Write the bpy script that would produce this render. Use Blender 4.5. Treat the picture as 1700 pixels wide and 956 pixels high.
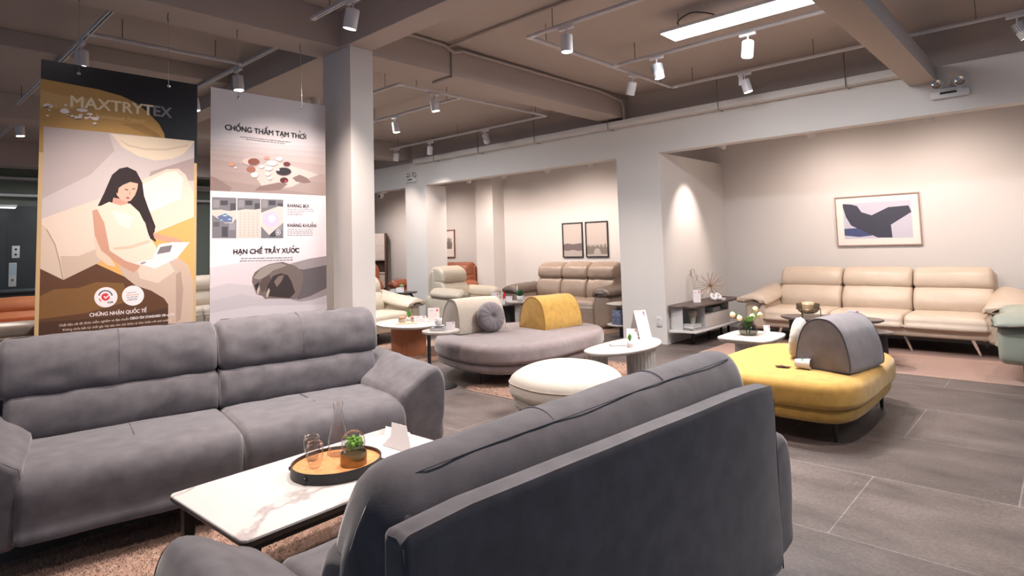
import bpy, bmesh, math, random
from mathutils import Vector, Matrix, noise
random.seed(7)
PI = math.pi
S = bpy.context.scene
COL = S.collection
for o in list(bpy.data.objects): bpy.data.objects.remove(o)

# ------------------------------------------------------------------ camera
YAW, PITCH, ROLL, FPX, CYPX, EYE = math.radians(42.70), math.radians(4.01), math.radians(-1.69), 1001.3, 336.4, 1.4
RM = Matrix.Rotation(YAW, 3, 'Z') @ Matrix.Rotation(PI/2+PITCH, 3, 'X') @ Matrix.Rotation(ROLL, 3, 'Z')
cam_d = bpy.data.cameras.new('camera'); cam = bpy.data.objects.new('camera', cam_d); COL.objects.link(cam)
cam.matrix_world = Matrix.Translation((0, 0, EYE)) @ RM.to_4x4()
cam_d.sensor_width = 36; cam_d.lens = FPX/1700*36; cam_d.shift_y = -(478-CYPX)/1700
cam_d.clip_start = 0.05; cam_d.clip_end = 100
S.camera = cam
def ray(px, py): return RM @ Vector(((px-850)/FPX, -(py-CYPX)/FPX, -1))
def on_z(px, py, z):                     # the point of a level plane that a spot of the photograph shows
    d = ray(px, py); t = (z-EYE)/d.z; return (d.x*t, d.y*t)
def on_x(px, py, x):
    d = ray(px, py); t = x/d.x; return (d.y*t, EYE+d.z*t)
def on_y(px, py, y):
    d = ray(px, py); t = y/d.y; return (d.x*t, EYE+d.z*t)

# ------------------------------------------------------------------ world, exposure
S.view_settings.view_transform = 'Standard'; S.view_settings.look = 'None'
S.view_settings.exposure = 1.05; S.view_settings.gamma = 1.0; S.view_settings.use_curve_mapping = False
W = bpy.data.worlds.new('world'); S.world = W; W.use_nodes = True
W.node_tree.nodes['Background'].inputs[0].default_value = (0.50, 0.70, 1.0, 1)
W.node_tree.nodes['Background'].inputs[1].default_value = 0.16
SPOT_W, SPOT_COL = 120.0, (1.0, 0.86, 0.78)
BAY_W, BAY_COL = 50.0, (1.0, 0.84, 0.75)
PANEL_E = 9.0

# ------------------------------------------------------------------ materials
def mat(name, col, rough=0.6, metal=0.0, var=0.0, scale=20, bump=0.0, bscale=None, sheen=0.0, emit=None, es=0, trans=0, ior=1.45, coat=0, spec=None, detail=4):
    m = bpy.data.materials.new(name); m.use_nodes = True
    nt = m.node_tree; b = nt.nodes['Principled BSDF']
    b.inputs['Base Color'].default_value = (*col, 1); b.inputs['Roughness'].default_value = rough
    b.inputs['Metallic'].default_value = metal
    if spec is not None: b.inputs['Specular IOR Level'].default_value = spec
    if sheen: b.inputs['Sheen Weight'].default_value = sheen; b.inputs['Sheen Roughness'].default_value = 0.4
    if coat: b.inputs['Coat Weight'].default_value = coat
    if trans: b.inputs['Transmission Weight'].default_value = trans; b.inputs['IOR'].default_value = ior
    if emit: b.inputs['Emission Color'].default_value = (*emit, 1); b.inputs['Emission Strength'].default_value = es
    if var or bump:
        tc = nt.nodes.new('ShaderNodeTexCoord')
    if var:
        n = nt.nodes.new('ShaderNodeTexNoise'); n.inputs['Scale'].default_value = scale; n.inputs['Detail'].default_value = detail
        nt.links.new(tc.outputs['Object'], n.inputs['Vector'])
        r = nt.nodes.new('ShaderNodeValToRGB'); r.color_ramp.elements[0].position = .3; r.color_ramp.elements[1].position = .7
        r.color_ramp.elements[0].color = (*[c*(1-var) for c in col], 1); r.color_ramp.elements[1].color = (*[min(1, c*(1+var)) for c in col], 1)
        nt.links.new(n.outputs['Fac'], r.inputs['Fac']); nt.links.new(r.outputs['Color'], b.inputs['Base Color'])
    if bump:
        n2 = nt.nodes.new('ShaderNodeTexNoise'); n2.inputs['Scale'].default_value = bscale or scale*4; n2.inputs['Detail'].default_value = 3
        nt.links.new(tc.outputs['Object'], n2.inputs['Vector'])
        bp = nt.nodes.new('ShaderNodeBump'); bp.inputs['Strength'].default_value = bump; bp.inputs['Distance'].default_value = 0.01
        nt.links.new(n2.outputs['Fac'], bp.inputs['Height']); nt.links.new(bp.outputs['Normal'], b.inputs['Normal'])
    return m
def emat(name, col, s):
    m = bpy.data.materials.new(name); m.use_nodes = True; nt = m.node_tree; nt.nodes.clear()
    e = nt.nodes.new('ShaderNodeEmission'); e.inputs[0].default_value = (*col, 1); e.inputs[1].default_value = s
    o = nt.nodes.new('ShaderNodeOutputMaterial'); nt.links.new(e.outputs[0], o.inputs[0]); return m
def floor_mat():
    m = mat('stone_tile', (.105, .092, .086), rough=.42)
    nt = m.node_tree; b = nt.nodes['Principled BSDF']; L = nt.links.new
    tc = nt.nodes.new('ShaderNodeTexCoord'); mp = nt.nodes.new('ShaderNodeMapping'); mp.inputs['Location'].default_value = (0.94, -0.48, 0)
    L(tc.outputs['Object'], mp.inputs['Vector'])
    br = nt.nodes.new('ShaderNodeTexBrick'); L(mp.outputs[0], br.inputs['Vector'])
    br.inputs['Scale'].default_value = 1; br.inputs['Brick Width'].default_value = 1.3; br.inputs['Row Height'].default_value = .89
    br.inputs['Mortar Size'].default_value = .0035; br.inputs['Mortar Smooth'].default_value = .2; br.offset = .5
    br.inputs['Color1'].default_value = (.108, .088, .082, 1); br.inputs['Color2'].default_value = (.080, .064, .060, 1); br.inputs['Mortar'].default_value = (.20, .18, .17, 1)
    st = nt.nodes.new('ShaderNodeMapping'); st.inputs['Scale'].default_value = (1.0, 2.2, 1); st.inputs['Rotation'].default_value = (0, 0, .25); L(tc.outputs['Object'], st.inputs['Vector'])
    n = nt.nodes.new('ShaderNodeTexNoise'); n.inputs['Scale'].default_value = 1.6; n.inputs['Detail'].default_value = 8; n.inputs['Roughness'].default_value = .62; L(st.outputs[0], n.inputs['Vector'])
    r = nt.nodes.new('ShaderNodeValToRGB'); r.color_ramp.elements[0].position = .3; r.color_ramp.elements[1].position = .72
    r.color_ramp.elements[0].color = (.62, .60, .59, 1); r.color_ramp.elements[1].color = (1.45, 1.42, 1.4, 1); L(n.outputs['Fac'], r.inputs['Fac'])
    mx = nt.nodes.new('ShaderNodeMixRGB'); mx.blend_type = 'MULTIPLY'; mx.inputs[0].default_value = 1; L(br.outputs['Color'], mx.inputs[1]); L(r.outputs[0], mx.inputs[2])
    n3 = nt.nodes.new('ShaderNodeTexNoise'); n3.inputs['Scale'].default_value = 55; n3.inputs['Detail'].default_value = 5; L(tc.outputs['Object'], n3.inputs['Vector'])
    r3 = nt.nodes.new('ShaderNodeValToRGB'); r3.color_ramp.elements[0].position = .32; r3.color_ramp.elements[0].color = (.6, .6, .6, 1); r3.color_ramp.elements[1].position = .5; r3.color_ramp.elements[1].color = (1, 1, 1, 1)
    e = r3.color_ramp.elements.new(.74); e.color = (1.45, 1.45, 1.45, 1); r3.color_ramp.elements[1].color = (1, 1, 1, 1)
    L(n3.outputs['Fac'], r3.inputs['Fac'])
    mx2 = nt.nodes.new('ShaderNodeMixRGB'); mx2.blend_type = 'MULTIPLY'; mx2.inputs[0].default_value = .6; L(mx.outputs[0], mx2.inputs[1]); L(r3.outputs[0], mx2.inputs[2])
    L(mx2.outputs[0], b.inputs['Base Color'])
    rr_ = nt.nodes.new('ShaderNodeMapRange'); rr_.inputs['To Min'].default_value = .34; rr_.inputs['To Max'].default_value = .6; L(n.outputs['Fac'], rr_.inputs['Value']); L(rr_.outputs[0], b.inputs['Roughness'])
    bp = nt.nodes.new('ShaderNodeBump'); bp.inputs['Strength'].default_value = .12; bp.inputs['Distance'].default_value = .01; L(n3.outputs['Fac'], bp.inputs['Height']); L(bp.outputs[0], b.inputs['Normal'])
    return m
def marble_mat(name, base, vein, scale=1.3, width=.035, k=1.0):
    m = mat(name, base, rough=.25); nt = m.node_tree; b = nt.nodes['Principled BSDF']; L = nt.links.new
    tc = nt.nodes.new('ShaderNodeTexCoord'); n = nt.nodes.new('ShaderNodeTexNoise'); n.inputs['Scale'].default_value = scale; n.inputs['Detail'].default_value = 7; n.inputs['Distortion'].default_value = .9
    L(tc.outputs['Object'], n.inputs['Vector'])
    a = nt.nodes.new('ShaderNodeMath'); a.operation = 'SUBTRACT'; a.inputs[1].default_value = .5; L(n.outputs['Fac'], a.inputs[0])
    c = nt.nodes.new('ShaderNodeMath'); c.operation = 'ABSOLUTE'; L(a.outputs[0], c.inputs[0])
    r = nt.nodes.new('ShaderNodeValToRGB'); r.color_ramp.elements[0].color = (*vein, 1); r.color_ramp.elements[1].color = (*base, 1); r.color_ramp.elements[1].position = width
    L(c.outputs[0], r.inputs['Fac']); L(r.outputs[0], b.inputs['Base Color']); return m

M = dict(
 wall=mat('wall_paint', (.64, .60, .57), .85, bump=.05, bscale=60),
 ceil=mat('ceiling_paint', (.43, .365, .33), .9, bump=.05, bscale=50),
 floor=floor_mat(),
 darkpanel=mat('dark_stone_panel', (.022, .026, .028), .35, var=.25, scale=2),
 green=mat('green_grey_paint', (.20, .22, .18), .8),
 steel=mat('dark_steel', (.05, .055, .06), .35, metal=.6),
 grey=mat('grey_suede', (.098, .090, .101), .88, var=.2, scale=14, bump=.08, bscale=260, sheen=.45, detail=8),
 greyseam=mat('grey_seam_thread', (.07, .07, .085), .9),
 mauve=mat('mauve_suede', (.22, .178, .178), .9, var=.12, scale=12, bump=.2, bscale=240, sheen=.4, detail=7),
 mauvedark=mat('mauve_grey_fabric', (.19, .165, .172), .9, var=.1, scale=14, bump=.2, bscale=240, sheen=.4),
 slate=mat('slate_fabric', (.10, .105, .115), .9, var=.1, scale=14, bump=.2, bscale=240, sheen=.3),
 cream=mat('cream_fabric', (.52, .44, .365), .9, var=.06, scale=40, bump=.3, bscale=300, sheen=.2),
 creamlt=mat('pale_fabric', (.47, .435, .385), .9, var=.05, scale=40, bump=.3, bscale=300, sheen=.2),
 yellow=mat('mustard_fabric', (.47, .27, .06), .9, var=.14, scale=16, bump=.25, bscale=250, sheen=.3, detail=8),
 yelldark=mat('mustard_piping', (.30, .16, .03), .9),
 creaml=mat('cream_leather', (.54, .43, .335), .42, var=.04, scale=8, bump=.12, bscale=90),
 creaml2=mat('ivory_leather', (.50, .425, .335), .45, var=.04, scale=8, bump=.12, bscale=90),
 taupe=mat('taupe_leather', (.29, .215, .165), .38, var=.08, scale=8, bump=.12, bscale=90),
 taupedk=mat('dark_taupe_leather', (.13, .095, .075), .4, bump=.12, bscale=90),
 orange=mat('orange_leather', (.50, .155, .055), .42, var=.08, scale=8, bump=.1, bscale=90),
 brown=mat('rust_brown_leather', (.27, .085, .04), .4, var=.1, scale=8, bump=.1, bscale=90),
 mint=mat('grey_green_leather', (.30, .31, .25), .45, var=.05, scale=8, bump=.1, bscale=90),
 edge=mat('dark_piping', (.16, .13, .11), .5),
 chrome=mat('chrome', (.75, .73, .70), .16, metal=1),
 black=mat('black_metal', (.012, .012, .013), .45),
 blackwood=mat('black_wood', (.028, .025, .025), .5, var=.2, scale=12),
 ovaltop=mat('dark_stone_top', (.11, .09, .085), .3, var=.2, scale=6),
 darktop=mat('wenge_top', (.075, .050, .042), .45, var=.25, scale=10),
 white=mat('white_plastic', (.62, .60, .60), .45),
 lampw=mat('lamp_white', (.70, .68, .70), .4),
 heatsink=mat('lamp_heatsink', (.33, .33, .34), .4, metal=.6),
 whitetop=marble_mat('ivory_stone', (.53, .49, .46), (.58, .42, .36), 1.1, .02),
 marble=marble_mat('white_marble', (.54, .515, .505), (.33, .30, .29), .9, .016),
 greywood=mat('pale_oak', (.42, .385, .355), .6, var=.1, scale=18),
 cabinet=mat('pale_cabinet', (.60, .53, .49), .55, var=.05, scale=18),
 cabin=mat('cabinet_side', (.50, .48, .47), .55),
 terra=mat('terracotta', (.36, .13, .055), .6, var=.06, scale=20),
 rug=mat('shag_rug', (.33, .215, .165), .95, var=.28, scale=60, bump=.6, bscale=180, detail=6),
 rugdk=mat('rug_pile', (.37, .24, .185), .95, var=.3, scale=30),
 flatrug=mat('flat_rug', (.33, .215, .175), .95, var=.12, scale=90, bump=.3, bscale=300),
 glass=mat('clear_glass', (1, 1, 1), .02, trans=1, ior=1.18),
 smoke=mat('smoked_glass', (.62, .63, .60), .03, trans=1, ior=1.2),
 amber=mat('amber_glass', (.66, .45, .28), .3),
 brass=mat('aged_brass', (.26, .20, .11), .38, metal=1),
 copper=mat('copper_wire', (.36, .19, .10), .35, metal=.8),
 tan=mat('tan_leather', (.62, .26, .10), .5, var=.18, scale=30),
 leaf=mat('leaf_green', (.10, .26, .04), .6, var=.4, scale=60),
 leafdk=mat('dark_leaf', (.03, .12, .045), .5, var=.2, scale=30),
 moss=mat('moss_green', (.16, .33, .045), .9, var=.6, scale=90, bump=.8, bscale=150),
 cactus=mat('cactus_green', (.16, .21, .08), .7),
 petal=mat('cream_petal', (.90, .62, .36), .6, var=.08, scale=30),
 topiary=mat('woven_topiary', (.42, .38, .32), .8, var=.4, scale=90, bump=1, bscale=160),
 paper=mat('white_paper', (.60, .57, .57), .7),
 paperred=mat('red_print', (.62, .05, .09), .6),
 paperink=mat('grey_print', (.36, .33, .35), .7),
 paperpink=mat('pink_print', (.66, .47, .48), .7),
 redext=mat('red_enamel', (.42, .015, .025), .3),
 blue=mat('slate_blue_box', (.12, .13, .20), .6, var=.5, scale=25),
 mint2=mat('mint_book', (.52, .56, .52), .6), bookgrey=mat('grey_book', (.30, .31, .33), .6), bookbrown=mat('brown_book', (.14, .10, .09), .6),
 coffee=mat('coffee_stain', (.10, .030, .018), .6), cake=mat('cake_brown', (.42, .17, .08), .7), green_logo=mat('green_print', (.04, .2, .13), .6),
 walnut=mat('walnut', (.10, .045, .03), .5), frameb=mat('brown_frame', (.22, .10, .06), .5), framek=mat('black_frame', (.02, .018, .02), .4), framep=mat('pale_brown_frame', (.34, .22, .17), .5),
 matboard=mat('mat_board', (.74, .68, .63), .8), wax=mat('candle_wax', (.82, .8, .74), .5),
 led=emat('led_panel_light', (.93, .96, 1), PANEL_E), bulb=emat('lamp_light', (1, .95, .90), 14), led2=emat('far_tube_light', (.9, .97, 1), 5),
 screen=mat('pale_screen', (.35, .42, .45), .3),
)

def thin_glass(name, tint, base=.03):
    m = bpy.data.materials.new(name); m.use_nodes = True; nt = m.node_tree; nt.nodes.clear(); L = nt.links.new
    o = nt.nodes.new('ShaderNodeOutputMaterial'); mx = nt.nodes.new('ShaderNodeMixShader'); t = nt.nodes.new('ShaderNodeBsdfTransparent'); g = nt.nodes.new('ShaderNodeBsdfGlossy')
    t.inputs[0].default_value = (*tint, 1); g.inputs['Roughness'].default_value = .03; lw = nt.nodes.new('ShaderNodeLayerWeight'); lw.inputs[0].default_value = .12
    ma = nt.nodes.new('ShaderNodeMath'); ma.operation = 'MULTIPLY_ADD'; ma.inputs[1].default_value = .35; ma.inputs[2].default_value = base; ma.use_clamp = True
    L(lw.outputs['Fresnel'], ma.inputs[0]); L(ma.outputs[0], mx.inputs[0]); L(t.outputs[0], mx.inputs[1]); L(g.outputs[0], mx.inputs[2]); L(mx.outputs[0], o.inputs[0]); return m
M['glass'] = thin_glass('clear_glass_thin', (.95, .95, .95)); M['smoke'] = thin_glass('smoked_glass_thin', (.68, .68, .65))
# ------------------------------------------------------------------ MESH helpers
def obj(name, bm, m, parent=None, smooth=True, auto=True):
    me = bpy.data.meshes.new(name); bm.normal_update()
    bm.to_mesh(me); bm.free()
    for x in (m if isinstance(m, (list, tuple)) else [m]): me.materials.append(M[x] if isinstance(x, str) else x)
    if smooth:
        for p in me.polygons: p.use_smooth = True
        if auto:
            try: me.set_sharp_from_angle(angle=math.radians(40))
            except Exception: pass
    o = bpy.data.objects.new(name, me); COL.objects.link(o)
    if parent: o.parent = parent
    return o
def tag(o, label, cat, group=None, kind=None):
    o['label'] = label; o['category'] = cat
    if group: o['group'] = group
    if kind: o['kind'] = kind
    return o
def thing(name, label, cat, loc=(0, 0, 0), rz=0, group=None):
    o = bpy.data.objects.new(name, None); COL.objects.link(o); o.empty_display_size = .1
    o.location = loc; o.rotation_euler = (0, 0, rz); return tag(o, label, cat, group)
def struct(name, bm, m, smooth=False):
    o = obj(name, bm, m, None, smooth); o['kind'] = 'structure'; return o
def dup(root, loc, rz, label, group=None):
    r = root.copy(); COL.objects.link(r); r.location = loc; r.rotation_euler = (root.rotation_euler[0], root.rotation_euler[1], rz); r['label'] = label
    if group: r['group'] = group
    for ch in list(root.children):
        c = ch.copy(); COL.objects.link(c); c.parent = r
        for g in list(ch.children):
            d = g.copy(); COL.objects.link(d); d.parent = c
    return r
def box(bm, x0, x1, y0, y1, z0, z1, bev=0, mi=0, seg=2, mtx=None):
    v = [bm.verts.new((x, y, z)) for x in (x0, x1) for y in (y0, y1) for z in (z0, z1)]
    fs = [bm.faces.new([v[i] for i in f]) for f in ((0, 1, 3, 2), (4, 6, 7, 5), (0, 4, 5, 1), (2, 3, 7, 6), (0, 2, 6, 4), (1, 5, 7, 3))]
    for f in fs: f.material_index = mi
    vs = v
    if bev:
        r = bmesh.ops.bevel(bm, geom=list({e for f in fs for e in f.edges}), offset=bev, segments=seg, affect='EDGES', profile=.5)
        for f in r['faces']: f.material_index = mi
        vs = list({w for f in r['faces'] for w in f.verts})
    if mtx is not None: bmesh.ops.transform(bm, matrix=mtx, verts=vs)
    return vs
def lathe(bm, prof, c=(0, 0, 0), n=24, mi=0, sx=1, sy=1, cap=True):
    rings = []
    for r, z in prof:
        if r < 1e-5: rings.append([bm.verts.new((c[0], c[1], c[2]+z))])
        else: rings.append([bm.verts.new((c[0]+r*sx*math.cos(2*PI*i/n), c[1]+r*sy*math.sin(2*PI*i/n), c[2]+z)) for i in range(n)])
    vs = [v for r in rings for v in r]
    for a, b in zip(rings, rings[1:]):
        for i in range(n):
            j = (i+1) % n
            if len(a) == 1 and len(b) == 1: continue
            if len(a) == 1: f = bm.faces.new((a[0], b[i], b[j]))
            elif len(b) == 1: f = bm.faces.new((a[i], b[0], a[j]))
            else: f = bm.faces.new((a[i], b[i], b[j], a[j]))
            f.material_index = mi
    if cap:
        if len(rings[0]) > 1: bm.faces.new(rings[0]).material_index = mi
        if len(rings[-1]) > 1: bm.faces.new(list(reversed(rings[-1]))).material_index = mi
    return vs
def tube(bm, pts, r, n=8, mi=0, closed=False, r2=None):
    pts = [Vector(p) for p in pts]; rings = []; N = len(pts); up = None
    for i, p in enumerate(pts):
        if closed: t = (pts[(i+1) % N]-pts[i-1])
        else: t = (pts[min(i+1, N-1)]-pts[max(i-1, 0)])
        t.normalize()
        if up is None: up = Vector((0, 0, 1)) if abs(t.z) < .9 else Vector((1, 0, 0))
        a = t.cross(up)
        if a.length < 1e-4: a = t.cross(Vector((0, 1, .3)))
        a.normalize(); b = a.cross(t).normalized(); up = b
        rad = r if r2 is None else r+(r2-r)*i/(N-1)
        rings.append([bm.verts.new(p+a*rad*math.cos(2*PI*k/n)+b*rad*math.sin(2*PI*k/n)) for k in range(n)])
    for i in range(N if closed else N-1):
        A, B = rings[i], rings[(i+1) % N]
        for k in range(n): bm.faces.new((A[k], A[(k+1) % n], B[(k+1) % n], B[k])).material_index = mi
    if not closed: bm.faces.new(list(reversed(rings[0]))).material_index = mi; bm.faces.new(rings[-1]).material_index = mi
def spline(pts, n=6, closed=True):
    P = [Vector(p) for p in pts]; N = len(P); out = []
    for i in range(N if closed else N-1):
        p0, p1, p2, p3 = (P[(i-1) % N], P[i], P[(i+1) % N], P[(i+2) % N]) if closed else (P[max(i-1, 0)], P[i], P[i+1], P[min(i+2, N-1)])
        for k in range(n):
            t = k/n
            out.append(.5*((2*p1)+(p2-p0)*t+(2*p0-5*p1+4*p2-p3)*t*t+(3*p1-p0-3*p2+p3)*t**3))
    if not closed: out.append(P[-1])
    return out
def rrect(w, d, r, n=6, cx=0, cy=0):
    out = []
    for qx, qy, a0 in ((1, 1, 0), (-1, 1, PI/2), (-1, -1, PI), (1, -1, 1.5*PI)):
        for k in range(n+1):
            a = a0+PI/2*k/n; out.append(Vector((cx+qx*(w/2-r)+r*math.cos(a), cy+qy*(d/2-r)+r*math.sin(a))))
    return out
def inset(poly, d):
    N = len(poly); A = sum(poly[i].x*poly[(i+1) % N].y-poly[(i+1) % N].x*poly[i].y for i in range(N)); s = 1 if A > 0 else -1
    out = []
    for i in range(N):
        t = (poly[(i+1) % N]-poly[i-1])
        if t.length < 1e-9: out.append(poly[i].copy()); continue
        t.normalize(); nrm = Vector((-t.y, t.x))*s
        out.append(poly[i]+nrm*d)
    return out
def resample(poly, n):
    N = len(poly); L = [0]
    for i in range(N): L.append(L[-1]+(poly[(i+1) % N]-poly[i]).length)
    out = []; j = 0
    for k in range(n):
        s = L[-1]*k/n
        while L[j+1] < s: j += 1
        t = (s-L[j])/max(1e-9, L[j+1]-L[j]); out.append(poly[j].lerp(poly[(j+1) % N], t))
    return out
def stack(bm, outline, levels, mi=0, ax=None, puff=0, cap_mi=None, grid=False):
    """rings of an outline: levels = [(height, inset)]; ax maps (u, v, h) to a point"""
    if ax is None: ax = lambda u, v, h: (u, v, h)
    rings = []
    c = sum(outline, Vector((0, 0)))/len(outline)
    for h, d in levels:
        ring = inset(outline, d) if d else outline
        rings.append([bm.verts.new(ax(p.x, p.y, h)) for p in ring])
    N = len(outline)
    for a, b in zip(rings, rings[1:]):
        for i in range(N):
            j = (i+1) % N
            bm.faces.new((a[i], a[j], b[j], b[i])).material_index = mi
    for ring, (h, d), s in ((rings[0], levels[0], -1), (rings[-1], levels[-1], 1)):
        pl = inset(outline, d) if d else outline
        prev = ring
        for k in (.66, .33):
            cur = [bm.verts.new(ax(c.x+(p.x-c.x)*k, c.y+(p.y-c.y)*k, h+s*puff*(1-k*k))) for p in pl]
            for i in range(N):
                j = (i+1) % N
                bm.faces.new((prev[i], prev[j], cur[j], cur[i])).material_index = mi if cap_mi is None else cap_mi
            prev = cur
        cv = bm.verts.new(ax(c.x, c.y, h+s*puff))
        for i in range(N): bm.faces.new((prev[i], prev[(i+1) % N], cv)).material_index = mi if cap_mi is None else cap_mi
    return rings
def fix(bm): bmesh.ops.recalc_face_normals(bm, faces=bm.faces)
def levels_round(z0, z1, r, rb=None, n=5):
    rb = r if rb is None else rb; out = []
    for k in range(n+1): a = PI/2*k/n; out.append((z0+rb*(1-math.cos(a)) if 0 else z0+rb*(1-math.cos(a)), rb*(1-math.sin(a))))
    for k in range(n+1): a = PI/2*k/n; out.append((z1-r*(1-math.sin(a)), r*(1-math.cos(a))))
    return out
def sweep(bm, prof, x0, x1, r=.04, puff=0, nx=10, n=56, wr=0, seed=0, ax=None, capp=0.0, mi=0, shear=None, ins=None):
    """sweep a closed (a, b) profile along x from x0 to x1, ends rounded with radius r"""
    if ax is None: ax = lambda x, a, b: (x, a, b)
    P = resample(prof, n); secs = []
    k = 5
    for i in range(k): a = PI/2*i/k; secs.append((x0+r*(1-math.cos(a)), r*(1-math.sin(a))))
    for i in range(nx+1): secs.append((x0+r+(x1-x0-2*r)*i/nx, 0))
    for i in range(k-1, -1, -1): a = PI/2*i/k; secs.append((x1-r*(1-math.cos(a)), r*(1-math.sin(a))))
    rings = []; cc = sum(P, Vector((0, 0)))/len(P)
    for x, d in secs:
        u = (x-x0)/(x1-x0); e = puff*math.sin(PI*u)**.6 if 0 < u < 1 else 0
        Q = inset(P, d-e); rr_ = []
        for q in Q:
            if wr:
                w = wr*noise.noise(Vector((x*7+seed, q.x*9, q.y*9)))+wr*.5*noise.noise(Vector((x*19+seed, q.x*14, q.y*14)))
                dq = (q-cc); q = q+dq.normalized()*w if dq.length > 1e-6 else q
            rr_.append(bm.verts.new(ax(x, q.x, q.y)))
        rings.append(rr_)
    N = len(P)
    for A, B in zip(rings, rings[1:]):
        for i in range(N): j = (i+1) % N; bm.faces.new((A[i], A[j], B[j], B[i])).material_index = mi
    for ring, x, s in ((rings[0], x0, -1), (rings[-1], x1, 1)):
        Q = inset(P, r); c = sum(Q, Vector((0, 0)))/N; prev = ring
        for kk in (.6, .25):
            cur = [bm.verts.new(ax(x+s*capp*(1-kk*kk), *(c+(q-c)*kk))) for q in Q]
            for i in range(N): j = (i+1) % N; bm.faces.new((prev[i], prev[j], cur[j], cur[i])).material_index = mi
            prev = cur
        cv = bm.verts.new(ax(x+s*capp, c.x, c.y))
        for i in range(N): bm.faces.new((prev[i], prev[(i+1) % N], cv)).material_index = mi
    fix(bm)
def V2(pts): return [Vector(p) for p in pts]
def B(): return bmesh.new()

# ================================================================== THE ROOM
bm = B(); box(bm, -15.2, 4.5, -4, 9.7, -.1, 0); struct('floor', bm, 'floor')
bm = B(); box(bm, -15.2, 4.5, -4, 7.6, 3.49, 3.6); struct('ceiling', bm, 'ceil')
bm = B(); box(bm, -14, 4.5, 7.62, 9.6, 3.0, 3.12); struct('ceiling_bay', bm, 'wall')
bm = B(); box(bm, -14, 4.5, 9.47, 9.62, 0, 3.0); struct('wall_back', bm, 'wall')
bm = B(); box(bm, -14, 4.5, 7.44, 7.62, 2.61, 3.09)          # the long lintel over the bays
struct('wall_lintel', bm, 'wall')
bm = B(); box(bm, -15.2, 4.5, 7.5, 7.62, 3.09, 3.49); struct('wall_upper', bm, 'ceil')
bm = B(); box(bm, -4.78, -4.09, 7.44, 9.47, 0, 2.61); struct('wall_bay_partition', bm, 'wall')
bm = B(); box(bm, -9.78, -9.13, 7.44, 7.95, 0, 2.61); struct('wall_pier', bm, 'wall')
bm = B(); box(bm, -9.5, -8.98, 9.12, 9.47, 0, 3.0); struct('wall_pilaster', bm, 'wall')
bm = B(); box(bm, -14.15, -14.0, 7.44, 9.62, 0, 3.0); struct('wall_bay_end', bm, 'wall')
bm = B(); box(bm, 2.6, 2.72, 7.62, 9.47, 0, 3.0); struct('wall_bay_right', bm, 'wall')
bm = B(); box(bm, -15.2, -14.0, 7.44, 7.62, 0, 3.09); struct('wall_far_corner', bm, 'wall')
bm = B(); box(bm, -15.35, -15.2, -4, 7.44, 2.45, 3.49); box(bm, -15.35, -15.2, 3.0, 7.44, 0, 2.45); struct('wall_left', bm, 'green')
bm = B(); box(bm, -15.3, -15.14, -4, 3.0, 0, 2.45); struct('wall_lift_lobby', bm, 'darkpanel')
bm = B(); box(bm, -4.93, -4.48, 2.84, 3.07, 0, 3.17); struct('wall_column', bm, 'wall')
# beams
bm = B(); box(bm, -4.98, -4.6, -4, 7.5, 3.17, 3.49, .006); struct('trim_beam_long', bm, 'ceil')
bm = B(); box(bm, -15, 4.5, 2.82, 3.07, 3.172, 3.49, .006); struct('trim_beam_cross', bm, 'ceil')
bm = B(); box(bm, -10.1, -9.65, -4, 7.5, 3.17, 3.49, .006); struct('trim_beam_far', bm, 'ceil')
bm = B(); box(bm, -7.75, -6.95, -4, 2.82, 3.33, 3.49, .006); struct('trim_beam_shallow', bm, 'ceil')
bm = B(); box(bm, -14.0, -13.6, -4, 7.5, 3.05, 3.49, .006); struct('trim_beam_lobby', bm, 'ceil')
bm = B()
for z in (2.62, 2.95): box(bm, -15.1, -14.95, -4, 7.4, z, z+.05, .004)
struct('trim_lobby_rails', bm, 'white')
# air duct
d = thing('air_duct', 'brown painted rectangular air duct running under the ceiling to the bay lintel', 'duct', (-1.02, 5, 2.93))
bm = B(); box(bm, -.12, .12, -.9, 2.44, 0, .17, .008); obj('duct_body', bm, 'ceil', d)
bm = B(); box(bm, -.12, .12, -6.5, -.905, 0, .17, .008); obj('duct_body', bm, 'ceil', d)
# cable trunking on the lintel
t = thing('cable_tray', 'long cable tray box along the top of the bay lintel', 'cable tray', (-5.15, 7.36, 3.04))
bm = B(); box(bm, -4.2, 4.02, -.06, .075, 0, .085, .004); obj('tray_box', bm, 'wall', t)
for x in (-3.55, -2.35, -1.05, .35, 2.0, 3.45):
    bm = B(); tube(bm, [(x, -.075, .42), (x, -.075, -.02), (x, .07, -.02)], .006, 5); obj('hanger_rod', bm, 'edge', t)
# conduits along the beam
c = tag(obj('conduit_pipe', (lambda b: (tube(b, [(-4.57, 3.1, 3.46), (-4.57, 4.0, 3.46), (-4.57, 4.13, 3.41), (-4.57, 4.25, 3.45), (-4.57, 6.8, 3.45), (-4.57, 7.3, 3.4), (-4.57, 7.36, 3.3), (-4.57, 7.36, 3.13)], .017, 8), b)[1])(B()), 'ceil'), 'painted conduit pipe running along the beam beside the white column', 'pipe')
c = tag(obj('conduit_pipe', (lambda b: (tube(b, [(-4.555, 4.06, 3.455), (-4.0, 4.06, 3.47), (-2.0, 4.06, 3.47), (1, 4.06, 3.47)], .014, 8), b)[1])(B()), 'ceil'), 'thin conduit pipe branching off across the ceiling slab', 'pipe')
c = tag(obj('conduit_pipe', (lambda b: (tube(b, [(-4.585, 4.12, 3.42), (-4.585, 4.12, 3.155), (-4.9, 4.12, 3.155)], .015, 8), b)[1])(B()), 'ceil'), 'short conduit dropping down the beam side and under it', 'pipe')

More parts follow.
